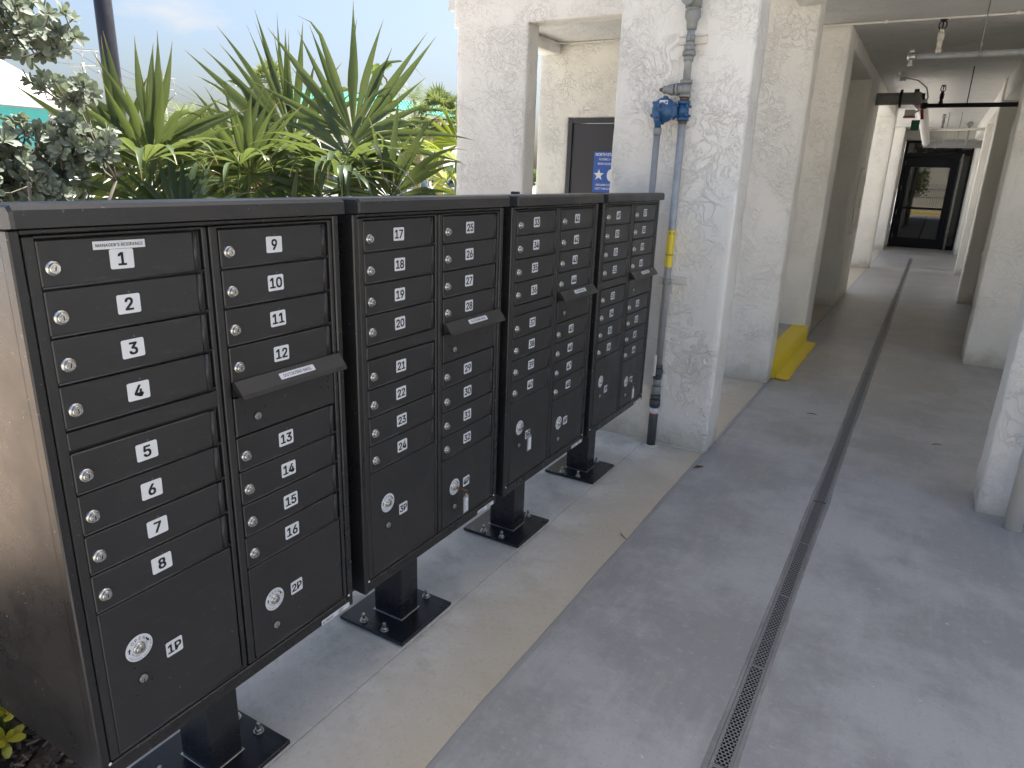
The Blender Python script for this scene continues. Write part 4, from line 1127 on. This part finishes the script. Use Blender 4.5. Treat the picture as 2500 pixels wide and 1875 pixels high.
ell = [((-1.94, .36, 2.16), (.36, .36, .20), 190), ((-1.70, .60, 2.10), (.13, .15, .10), 40), ((-1.70, .66, 1.90), (.13, .12, .06), 22), ((-1.95, .30, 1.63), (.40, .42, .20), 240), ((-1.70, .66, 1.69), (.17, .17, .09), 64), ((-1.78, .52, 1.50), (.20, .22, .12), 70), ((-2.0, .3, 1.1), (.45, .5, .35), 90), ((-1.95, .22, 1.9), (.25, .25, .15), 40)]
for c, rad, cnt in ell:
    for k in range(cnt):
        while True:
            q = Vector((rs.uniform(-1, 1), rs.uniform(-1, 1), rs.uniform(-1, 1)))
            if .12 < q.length < 1: break
        p = Vector((c[0] + q.x * rad[0], c[1] + q.y * rad[1], c[2] + q.z * rad[2]))
        ax = Vector((q.x + .25, q.y - .3, q.z * .7 + .45)) + Vector((rs.uniform(-.5, .5), rs.uniform(-.5, .5), 0))
        rosette(fol, p - B, ax, rs, rs.randint(8, 12), rs.uniform(.046, .066))
        grow(p, .0025)
stm.build('stems', 'stem', sh); stuff(fol.build('foliage', 'silver', sh))
# variegated yellow plant by the first mailbox
yp = empty('yellow_plant', (-.79, -.27, -.02)); tag(yp, 'small yellow-green leafy plant in the mulch beside the first mailbox', 'plant')
fy = MB()
for k in range(16):
    c = Vector((rs.uniform(-.20, .12), rs.uniform(-.14, .10), rs.uniform(.05, .24)))
    rosette(fy, c, Vector((rs.uniform(-.5, .9), rs.uniform(-.6, .5), rs.uniform(.2, 1))), rs, 7, rs.uniform(.075, .105), 0, .34)
    fy.tube([Vector((0, 0, 0)), c * .6, c], [.004, .003, .002], 5, 1)
stuff(fy.build('foliage', ['yleaf', 'petiole'], yp))
# tall thin round-leaf shoot
sg = empty('young_tree', (-4.52, 5.95, -.1)); tag(sg, 'slender young tree with few round leaves above the fan palms', 'tree')
mb = MB(); mb.tube([(0, 0, 0), (.05, 0, 1.5), (.0, 0, 2.5), (-.04, -.02, 2.75), (-.16, -.10, 2.9), (-.24, -.14, 2.88)], [.03, .025, .018, .014, .01, .008], 7); mb.build('trunk', 'stem', sg)
gl = MB()
for k in range(26):
    t_ = rs.random(); p = Vector((-.04, -.02, 2.4 + .5 * t_)) if t_ < .5 else Vector((-.05 - .2 * (t_ - .5) * 2, -.08, 2.86))
    p += Vector((rs.uniform(-.06, .06), rs.uniform(-.06, .06), rs.uniform(-.05, .05)))
    d = Vector((rs.uniform(-1, 1), rs.uniform(-1, 1), rs.uniform(-.4, .8))).normalized(); obovate(gl, p, d, d.orthogonal().normalized(), rs.uniform(.07, .13), .05, .3)
gl.build('crown', 'grape', sg)

# ------------------------------------------------------------------ lamp post, far palms, poles
lp = empty('lamp_post', (-4.70, 2.66, -.06)); tag(lp, 'dark bronze lamp post rising behind the fan palms', 'lamp post')
MB().lathe([(.075, .3), (.07, 2.0), (.055, 5.2)], 18).build('shaft', 'pole', lp)
MB().lathe([(.14, 0), (.14, .08), (.09, .12), (.085, .32)], 18).build('base', 'pole', lp)
MB().tube([(0, 0, 5.1), (-.3, .2, 5.25), (-.7, .45, 5.25)], .03, 8).build('arm', 'pole', lp)
MB().box(-1.15, -.65, .32, .6, 5.18, 5.32, 0, .03).build('lamp_head', 'pole', lp)

def coconut(loc, h, seed, label, n=20, fl=1.9):
    rnd = random.Random(seed); root = empty('coconut_palm', loc); tag(root, label, 'palm', 'feathery palms beyond the car park')
    lean = Vector((rnd.uniform(-.5, .5), rnd.uniform(-.5, .5), 0))
    MB().tube([(0, 0, 0), lean * .4 + Vector((0, 0, h * .5)), lean + Vector((0, 0, h))], [.17, .13, .10], 8).build('trunk', 'bark', root)
    mb = MB(); top = lean + Vector((0, 0, h))
    for k in range(n):
        az = k * 2.4; el = rnd.uniform(-.3, 1.25)
        d = Vector((math.cos(az) * math.cos(el), math.sin(az) * math.cos(el), math.sin(el))); p = top.copy(); L = fl * rnd.uniform(.8, 1.1)
        N = 14
        for s_ in range(N):
            d = (d + Vector((0, 0, -.085))).normalized(); q = p + d * L / N
            side = d.cross(UP).normalized()
            for sg_ in (-1, 1):
                w = L * .22 * math.sin(math.pi * (s_ + 1.2) / (N + 1.5))
                a = p; b = (p + q) / 2; tip = b + (side * sg_ * .8 + d * .5 + Vector((0, 0, -.45))).normalized() * w
                mb.add([a, b, tip], [(0, 1, 2)], 0, False, None, [.3] * 3)
            mb.add([p - side * .02, p + side * .02, q], [(0, 1, 2)], 0, False, None, [.3] * 3)
            p = q
    stuff(mb.build('crown', 'far_leaf', root))
def sabal(loc, h, seed, label, cr=1.0):
    rnd = random.Random(seed); root = empty('cabbage_palm', loc); tag(root, label, 'palm', 'round-headed palms beyond the car park')
    MB().lathe([(.2, 0), (.17, h)], 10).build('trunk', 'bark', root)
    mb = MB(); top = Vector((0, 0, h))
    for k in range(46):
        az = k * 2.4; el = 1.4 - 2.5 * (k / 46) + rnd.uniform(-.15, .15)
        d = Vector((math.cos(az) * math.cos(el), math.sin(az) * math.cos(el), math.sin(el))); hub = top + d * cr * rnd.uniform(.45, .65)
        v = d.cross(UP); v = v.normalized() if v.length > .1 else Vector((1, 0, 0)); n_ = v.cross(d)
        for s_ in range(13):
            a = (s_ - 6) * .27; dd = (d * math.cos(a) + v * math.sin(a)).normalized(); sd = (v * math.cos(a) - d * math.sin(a))
            L = cr * .55 * rnd.uniform(.8, 1.1); tip = hub + dd * L + Vector((0, 0, -.16 * cr * abs(a)))
            mb.add([hub + sd * .01, hub + dd * L * .5 + sd * .045 * cr, tip, hub + dd * L * .5 - sd * .045 * cr], [(0, 1, 2, 3)], 0, False, None, [.97 if k > 41 else .3] * 4)
    stuff(mb.build('crown', 'far_leaf', root))
coconut((-44.8, 29.1, -.16), 5.9, 1, 'wispy palm left of the leaning utility pole', 24, 1.9)
coconut((-39.9, 27.4, -.16), 4.3, 2, 'low bushy palm right of the leaning utility pole', 30, 2.0)
coconut((-29.6, 38.4, -.16), 6.3, 3, 'feathery palm above the green roof beside the white wall', 26, 1.9)
coconut((-46.0, 34.0, -.16), 4.6, 4, 'distant feathery palm low in the gap between fan palms', 22, 2.0)
sabal((-15.4, 21.6, -.16), 3.7, 5, 'round-headed cabbage palm next to the stucco wall corner', 1.1)
sabal((-28.8, 25.4, -.16), 5.6, 6, 'cabbage palm behind the left-spreading fan palm leaf', 1.3)
sabal((-18.6, 24.3, -.16), 3.1, 7, 'shorter cabbage palm with brown skirt before the cream building', 1.0)
sabal((-30.5, 22.5, -.16), 3.1, 8, 'squat cabbage palm low among the fan palm stems', 1.2)

def upole(loc, h, label, lean, ang):
    root = empty('utility_pole', loc); tag(root, label, 'utility pole', 'utility poles along the street')
    MB().tube([(0, 0, 0), (lean * h, 0, h)], [.19, .13], 10).build('pole', 'woodpole', root)
    c, s_ = math.cos(ang), math.sin(ang)
    mb = MB(); X = lean * h * .97
    mb.tube([(X - c * 1.2, -s_ * 1.2, h * .97), (X + c * 1.2, s_ * 1.2, h * .97)], .07, 6)
    mb.tube([(X - c * 1.2, -s_ * 1.2, h * .97), (X - c * 1.2, -s_ * 1.2, h + .9)], .05, 6).tube([(X + c * 1.2, s_ * 1.2, h * .97), (X + c * 1.2, s_ * 1.2, h + .9)], .05, 6).tube([(X, 0, h), (X, 0, h + .9)], .05, 6)
    mb.tube([(X - c * 1.6, -s_ * 1.6, h + .95), (X + c * 1.4, s_ * 1.4, h + .9)], .05, 6)
    mb.build('crossarm', 'woodpole', root)
    MB().lathe([(.09, -.25), (.12, -.1), (.06, .1)], 10, 0, T(X + c * 1.25, s_ * 1.25, h * .93)).build('insulator', 'greypvc', root)
upole((-64, 35.9, -.16), 9.7, 'pale utility pole with crossarm at the left of the lamp post', .0, .6)
upole((-77.3, 52.4, -.16), 10.0, 'darker leaning utility pole among the far palms', -.03, .8)
ends = [((-64.5, 35.2, 10.6), (-77.6, 52.0, 10.2)), ((-63.4, 36.6, 10.6), (-76.8, 53.2, 10.2)), ((-64, 35.9, 9.4), (-77.3, 52.4, 9.0))]
for k, (a, b) in enumerate(ends):
    a, b = Vector(a), Vector(b)
    far = b + (b - a) * 2.2; near = a - (b - a) * .8
    pts = []
    for (p, q) in ((near, a), (a, b), (b, far)):
        for s_ in range(9): t_ = s_ / 9; pts.append(p.lerp(q, t_) + Vector((0, 0, -1.2 * 4 * t_ * (1 - t_) * .6)))
    o = MB().tube(pts, .022, 5).build('power_line', 'wire'); tag(o, ('uppermost', 'middle', 'lowest')[k] + ' of the thin power lines strung between the utility poles', 'cable', 'power lines')

# ------------------------------------------------------------------ far buildings
def wall_prism(p, q, depth, z0, z1, m, name, par):
    p, q = Vector((*p, 0)), Vector((*q, 0)); d = (q - p).normalized(); n_ = Vector((-d.y, d.x, 0))
    vs_ = [p, q, q + n_ * depth, p + n_ * depth]
    mb = MB(); mb.add([(v.x, v.y, z) for z in (z0, z1) for v in vs_], [(0, 1, 5, 4), (1, 2, 6, 5), (2, 3, 7, 6), (3, 0, 4, 7), (4, 5, 6, 7)])
    return mb.build(name, m, par)
gb = empty('green_roof_building', (-61.4, 70.4, -.16)); tag(gb, 'cream apartment block with green metal roof beyond the car park', 'building')
def facade(P, Q, wins):
    P3, Q3 = Vector((*P, 0)) - Vector((-61.4, 70.4, 0)), Vector((*Q, 0)) - Vector((-61.4, 70.4, 0)); d = (Q3 - P3).normalized(); n_ = Vector((d.y, -d.x, 0)); L = (Q3 - P3).length
    mb = MB(); mb.add([P3, Q3, Q3 - n_ * 9, P3 - n_ * 9] + [x + Vector((0, 0, 9.4)) for x in (P3, Q3, Q3 - n_ * 9, P3 - n_ * 9)], [(0, 1, 5, 4), (1, 2, 6, 5), (2, 3, 7, 6), (3, 0, 4, 7), (4, 5, 6, 7)]); mb.build('wall', 'cream', gb)
    mb = MB(); o1 = n_ * .7; a = [P3 + o1 + Vector((0, 0, 9.25)), Q3 + o1 + Vector((0, 0, 9.25)), Q3 - n_ * .5 + Vector((0, 0, 10.7)), P3 - n_ * .5 + Vector((0, 0, 10.7))]
    back = [x - n_ * 8 for x in (a[3], a[2])]
    mb.add(a + [P3 - n_ * .1 + Vector((0, 0, 9.25)), Q3 - n_ * .1 + Vector((0, 0, 9.25))] + back, [(0, 1, 2, 3), (0, 4, 5, 1), (3, 2, 7, 6)])
    k = 0.0
    while k < L:   # standing seams
        b = P3 + d * k
        for w in (0, .06): pass
        q = [b + o1 + n_ * .06 + Vector((0, 0, 9.25)), b + d * .07 + o1 + n_ * .06 + Vector((0, 0, 9.25)), b + d * .07 - n_ * .42 + Vector((0, 0, 10.78)), b - n_ * .42 + Vector((0, 0, 10.78))]
        mb.add(q + [x - n_ * .08 - Vector((0, 0, .06)) for x in q], [(0, 1, 2, 3), (0, 3, 7, 4), (1, 5, 6, 2)]); k += .75
    mb.build('roof', 'groof', gb)
    for (s_, z, w, h) in wins:
        c = P3 + d * s_ + n_ * .02
        m = frame(c + Vector((0, 0, z)), d, UP, n_)
        fr = MB(); fr.box(-w / 2 - .1, w / 2 + .1, -h / 2 - .1, -h / 2, -.05, .08, 0, 0, m).box(-w / 2 - .1, w / 2 + .1, h / 2, h / 2 + .1, -.05, .08, 0, 0, m).box(-w / 2 - .1, -w / 2, -h / 2, h / 2, -.05, .08, 0, 0, m).box(w / 2, w / 2 + .1, -h / 2, h / 2, -.05, .08, 0, 0, m).box(-.05, .05, -h / 2, h / 2, -.05, .07, 0, 0, m)
        f = fr.build('window', 'whitepaint', gb); MB().box(-w / 2, w / 2, -h / 2, h / 2, -.04, .0, 0, 0, m).build('pane', 'wglass', f)
facade((-68.4, 63.5), (-61.4, 70.4), [(2, 7.3, 1.6, 1.2), (5.5, 7.3, 1.6, 1.2), (2, 4.2, 1.6, 1.2), (5.5, 4.2, 1.6, 1.2), (8, 7.3, 1.4, 1.2), (8, 4.2, 1.4, 1.2)])
facade((-61.4, 70.4), (-63.2, 95.0), [(3, 7.6, 2.0, 1.2), (8.3, 6.2, 2.0, 1.3), (8.3, 3.3, 2.2, 1.4), (3, 3.4, 2, 1.3), (14, 6.2, 2, 1.3), (14, 3.3, 2, 1.3)])
tb = empty('teal_building', (-35, 16, -.16)); tag(tb, 'low teal building with wide white metal roof behind the silvery shrub', 'building')
MB().box(-14, 0, -9, 1.6, 0, 3.9).build('wall', 'teal', tb)
mb = MB(); mb.add([(1.0, -10, 3.9), (1.0, 2.6, 3.9), (-7, 2.6, 6.6), (-7, -10, 6.6), (-15, -10, 3.9), (-15, 2.6, 3.9), (1.0, -10, 4.25), (1.0, 2.6, 4.25), (-7, 2.6, 6.9), (-7, -10, 6.9), (-15, -10, 4.25), (-15, 2.6, 4.25)],
    [(6, 7, 8, 9), (9, 8, 11, 10), (0, 1, 7, 6), (1, 2, 8, 7), (2, 5, 11, 8), (0, 6, 9, 3), (3, 9, 10, 4), (0, 3, 2, 1), (3, 4, 5, 2)]); mb.build('roof', 'wroof', tb)
for k in range(3):
    f = MB().box(.0, .06, -6.6 + 2.6 * k, -5.2 + 2.6 * k, 1.2, 2.5).build('window', 'whitepaint', tb); MB().box(.061, .08, -6.5 + 2.6 * k, -5.3 + 2.6 * k, 1.3, 2.4).build('pane', 'wglass', f)
# buildings behind the camera, seen only mirrored in the glass entrance
nb = empty('pale_house', (3, -27, -.1)); tag(nb, 'pale house across the pavement mirrored in the glass entrance', 'building')
MB().box(-9, 9, -6, 0, 0, 5.5).build('wall', 'cream', nb); MB().box(-9.4, 9.4, -6.4, .4, 5.5, 5.8).build('roof', 'wroof', nb)
for x in (-5, -1.2, 2.5):
    f = MB().box(x, x + 1.8, 0, .05, 2.6, 4.0).build('window', 'whitepaint', nb); MB().box(x + .08, x + 1.72, .051, .07, 2.68, 3.92).build('pane', 'wglass', f)
gt = empty('iron_gate', (1.2, -16, -.01)); tag(gt, 'black iron double gate mirrored in the glass entrance', 'gate')
for sg_ in (-1, 1):
    mb = MB(); x0 = .05 * sg_; x1 = 1.55 * sg_
    for k in range(11):
        x = x0 + (x1 - x0) * k / 10; top = 1.55 + .35 * (1 - abs(k / 10) ** 2 * .9)
        mb.box(x - .012, x + .012, -.012, .012, .08, top)
    a, b = sorted((x0, x1)); mb.box(a, b, -.018, .018, .12, .17).box(a, b, -.018, .018, .9, .95).box(a, b, -.018, .018, 1.45, 1.5)
    mb.build('gate_leaf', 'blackiron', gt)
    MB().box(1.6 * sg_ - .06, 1.6 * sg_ + .06, -.06, .06, 0, 2.0, 0, .01).build('post', 'blackiron', gt)
o = MB().box(-1.2, 3.2, -8.3, -8.1, -.012, .14, 0, .02).build('yellow_kerb', 'yellow'); tag(o, 'yellow painted kerb across the pavement behind the viewpoint', 'kerb')

rt = empty('added_round_tree', (-.75, -19, -.01)); tag(rt, 'dense round tree added to darken the reflection in the glass entrance', 'tree')  # out-of-view tree added so the left of the glass mirrors dark
MB().tube([(0, 0, 0), (.05, 0, .8), (0, .05, 1.6)], [.12, .1, .08], 8).build('trunk', 'bark', rt)
mb = MB(); rq = random.Random(21)
for k in range(2600):
    d = Vector((rq.gauss(0, 1), rq.gauss(0, 1), rq.gauss(0, 1))).normalized(); p = Vector((0, 0, 2.1)) + d * 1.5 * rq.random() ** .4 * (1 + .25 * noise.noise(d * 3))
    e = Vector((rq.uniform(-1, 1), rq.uniform(-1, 1), rq.uniform(-1, 1))).normalized(); obovate(mb, p, e, e.orthogonal().normalized(), .16, .05, .3)
stuff(mb.build('crown', 'far_tree', rt))
# ------------------------------------------------------------------ parked cars
def car(loc, ang, paint, label, L=4.5, W=1.82, H=1.62, suv=True):
    root = empty('parked_car', loc, ang); tag(root, label, 'car', 'cars parked beyond the bed')
    def loft(sts, name, m, par, mi=0):
        mb = MB(); K = len(sts[0][1]); pts = []; fs = []
        for x, pr in sts: pts += [(x, y, z) for y, z in pr]
        for i in range(len(sts) - 1):
            for k in range(K - 1): fs.append((i * K + k, (i + 1) * K + k, (i + 1) * K + k + 1, i * K + k + 1))
        fs += [tuple(range(K)), tuple(range((len(sts) - 1) * K, len(sts) * K))[::-1]]
        mb.add(pts, fs, 0, True); return mb.build(name, m, par)
    h = W / 2
    def sec(w, zb, zt, r=.12): return [(-w * .9, zb), (-w, zb + .15), (-w, zt - r), (-w + r * .7, zt), (w - r * .7, zt), (w, zt - r), (w, zb + .15), (w * .9, zb)]
    bz = .98 if suv else .90
    st = [(-L / 2, sec(h * .80, .40, bz - .12)), (-L / 2 + .08, sec(h * .92, .30, bz - .02)), (-L / 2 + .5, sec(h, .24, bz + .02)), (0, sec(h, .22, bz + .02)), (L / 2 - 1.25, sec(h, .22, bz)), (L / 2 - .4, sec(h * .95, .24, bz - .14)), (L / 2 - .05, sec(h * .86, .32, bz - .30)), (L / 2, sec(h * .76, .40, bz - .38))]
    body = loft(st, 'body', paint, root)
    def cab(w, z): return [(-w * 1.0, bz), (-w * .98, bz + (z - bz) * .5), (-w * .86, z - .05), (-w * .72, z), (w * .72, z), (w * .86, z - .05), (w * .98, bz + (z - bz) * .5), (w * 1.0, bz)]
    x0 = -L / 2 + (.12 if suv else .55)
    cs = [(x0, cab(h * .86, bz + .02)), (x0 + (.40 if suv else .7), cab(h * .88, H - .03)), (x0 + 1.3, cab(h * .90, H)), (x0 + 2.1, cab(h * .90, H - .05)), (x0 + 3.0, cab(h * .88, bz + .02))]
    loft(cs, 'cabin_glass', 'wglass', root)
    rs_ = [(x0 + .34, [(-h * .80, H - .10), (-h * .66, H + .005), (h * .66, H + .005), (h * .80, H - .10)]), (x0 + 1.3, [(-h * .84, H - .07), (-h * .68, H + .025), (h * .68, H + .025), (h * .84, H - .07)]), (x0 + 2.15, [(-h * .82, H - .12), (-h * .66, H - .03), (h * .66, H - .03), (h * .82, H - .12)])]
    loft(rs_, 'roof', paint, root)
    for xx in (x0 + .38, x0 + 1.25, x0 + 2.15):
        for sg_ in (-1, 1): MB().tube([(xx + (.55 if xx > x0 + 2 else -.16 if xx < x0 + 1 else 0), sg_ * h * .885, bz), (xx, sg_ * h * .80, H - .05)], .045, 6).build('roof_pillar', paint, root)
    for xx in (-L * .3, L * .31):
        for sg_ in (-1, 1):
            m = frame((xx, sg_ * (h - .20), .33), (1, 0, 0), (0, 0, 1), (0, sg_, 0))
            wh = MB().lathe([(.30, 0), (.335, .03), (.335, .19), (.30, .215)], 22, 0, m).build('wheel', 'tyre', root)
            MB().lathe([(.22, .205), (.22, .222), (.05, .235)], 18, 0, m).build('rim', 'rim', wh)
            MB().lathe([(.385, .08), (.385, .203)], 22, 0, m).build('wheel_arch', 'slot', root)
    for sg_ in (-1, 1):
        MB().box(-L / 2 - .012, -L / 2 + .16, *sorted((sg_ * h * .48, sg_ * h * .93)), bz - .22, bz - .08, 0, .02).build('tail_lamp', 'tail', root)
        MB().box(L / 2 - .22, L / 2 - .0, *sorted((sg_ * h * .45, sg_ * h * .86)), bz - .42, bz - .30, 0, .02).build('headlight', 'label', root)
        MB().box(x0 + 2.5, x0 + 2.68, *sorted((sg_ * (h + .02), sg_ * (h + .2))), bz, bz + .14, 0, .02).build('wing_mirror', paint, root)
    MB().box(-L / 2 - .02, -L / 2 - .004, -.16, .16, bz - .30, bz - .13, 0, .004).build('number_plate', 'label', root)
    MB().box(-L / 2 - .06, -L / 2 + .1, -h * .85, h * .85, .40, .52, 0, .03).build('bumper', 'steel', root)
GZ = -.16
car((-22.4, 28.8, GZ), R(125), 'cargrey', 'grey crossover with white number plate seen from behind', 4.6, 1.86, 1.60)
car((-22.6, 33.8, GZ), R(118), 'carsilver', 'silver saloon right of the grey crossover', 4.7, 1.82, 1.45, False)
car((-17.3, 18.6, GZ), R(52), 'carwhite', 'white car behind the middle fan palm stems', 4.7, 1.85, 1.62)
car((-12.8, 10.4, GZ), R(40), 'carred', 'red car low behind the round-leaf fan palm', 4.3, 1.8, 1.38, False)
bo_ = empty('traffic_barrel', (-20.6, 26.9, GZ)); tag(bo_, 'orange post beside the grey crossover', 'post')
MB().lathe([(.16, 0), (.15, .05), (.06, .06), (.05, 1.05), (.03, 1.1)], 12).build('post', 'orange', bo_)
# distant greenery along the street, one mass
ft = MB(); rf = random.Random(9)
for k in range(9000):
    t_ = rf.random(); x = -120 + 95 * t_ + rf.uniform(-2, 2); y = 20 + 95 * t_ + rf.uniform(-2, 2)
    hh = 2.2 + 2.6 * max(0, noise.noise(Vector((t_ * 14, 0, 3)))) + .8 * noise.noise(Vector((t_ * 50, 2, 3)))
    z = rf.random() ** .7 * hh; s_ = rf.uniform(.25, .6)
    d = Vector((rf.uniform(-1, 1), rf.uniform(-1, 1), rf.uniform(-1, 1))).normalized(); e = d.orthogonal().normalized()
    p = Vector((x, y, z)); ft.add([p - d * s_, p + e * s_ * .6, p + d * s_, p - e * s_ * .6], [(0, 1, 2, 3)], 0, False, None, [.3] * 4)
o = stuff(ft.build('far_greenery', 'far_tree')); tag(o, 'low distant hedge and trees along the street', 'greenery')
# a few dead leaves and twigs on the floor
for k, (x, y, a, lab) in enumerate(((.375, 2.88, .9, 'curled dead leaf at the paint edge by the pillar'), (.80, 4.35, .1, 'thin dark twig on the walkway before the yellow step'), (1.60, 4.18, .6, 'thin dark twig near the second right pillar'), (.31, 1.86, 2.4, 'small brown leaf stem on the bare concrete'))):
    mb = MB(); L = .035
    mb.tube([(-L, 0, .003), (0, .006, .006), (L, -.004, .003)], [.0015, .003, .001], 5)
    if k in (0,): mb.add([(-L, 0, .004), (0, .014, .010), (L, 0, .005), (0, -.010, .004)], [(0, 3, 2, 1)])
    o = mb.build('twig', 'copper'); o.location = (x, y, 0); o.rotation_euler = (0, 0, a); tag(o, lab, 'debris')
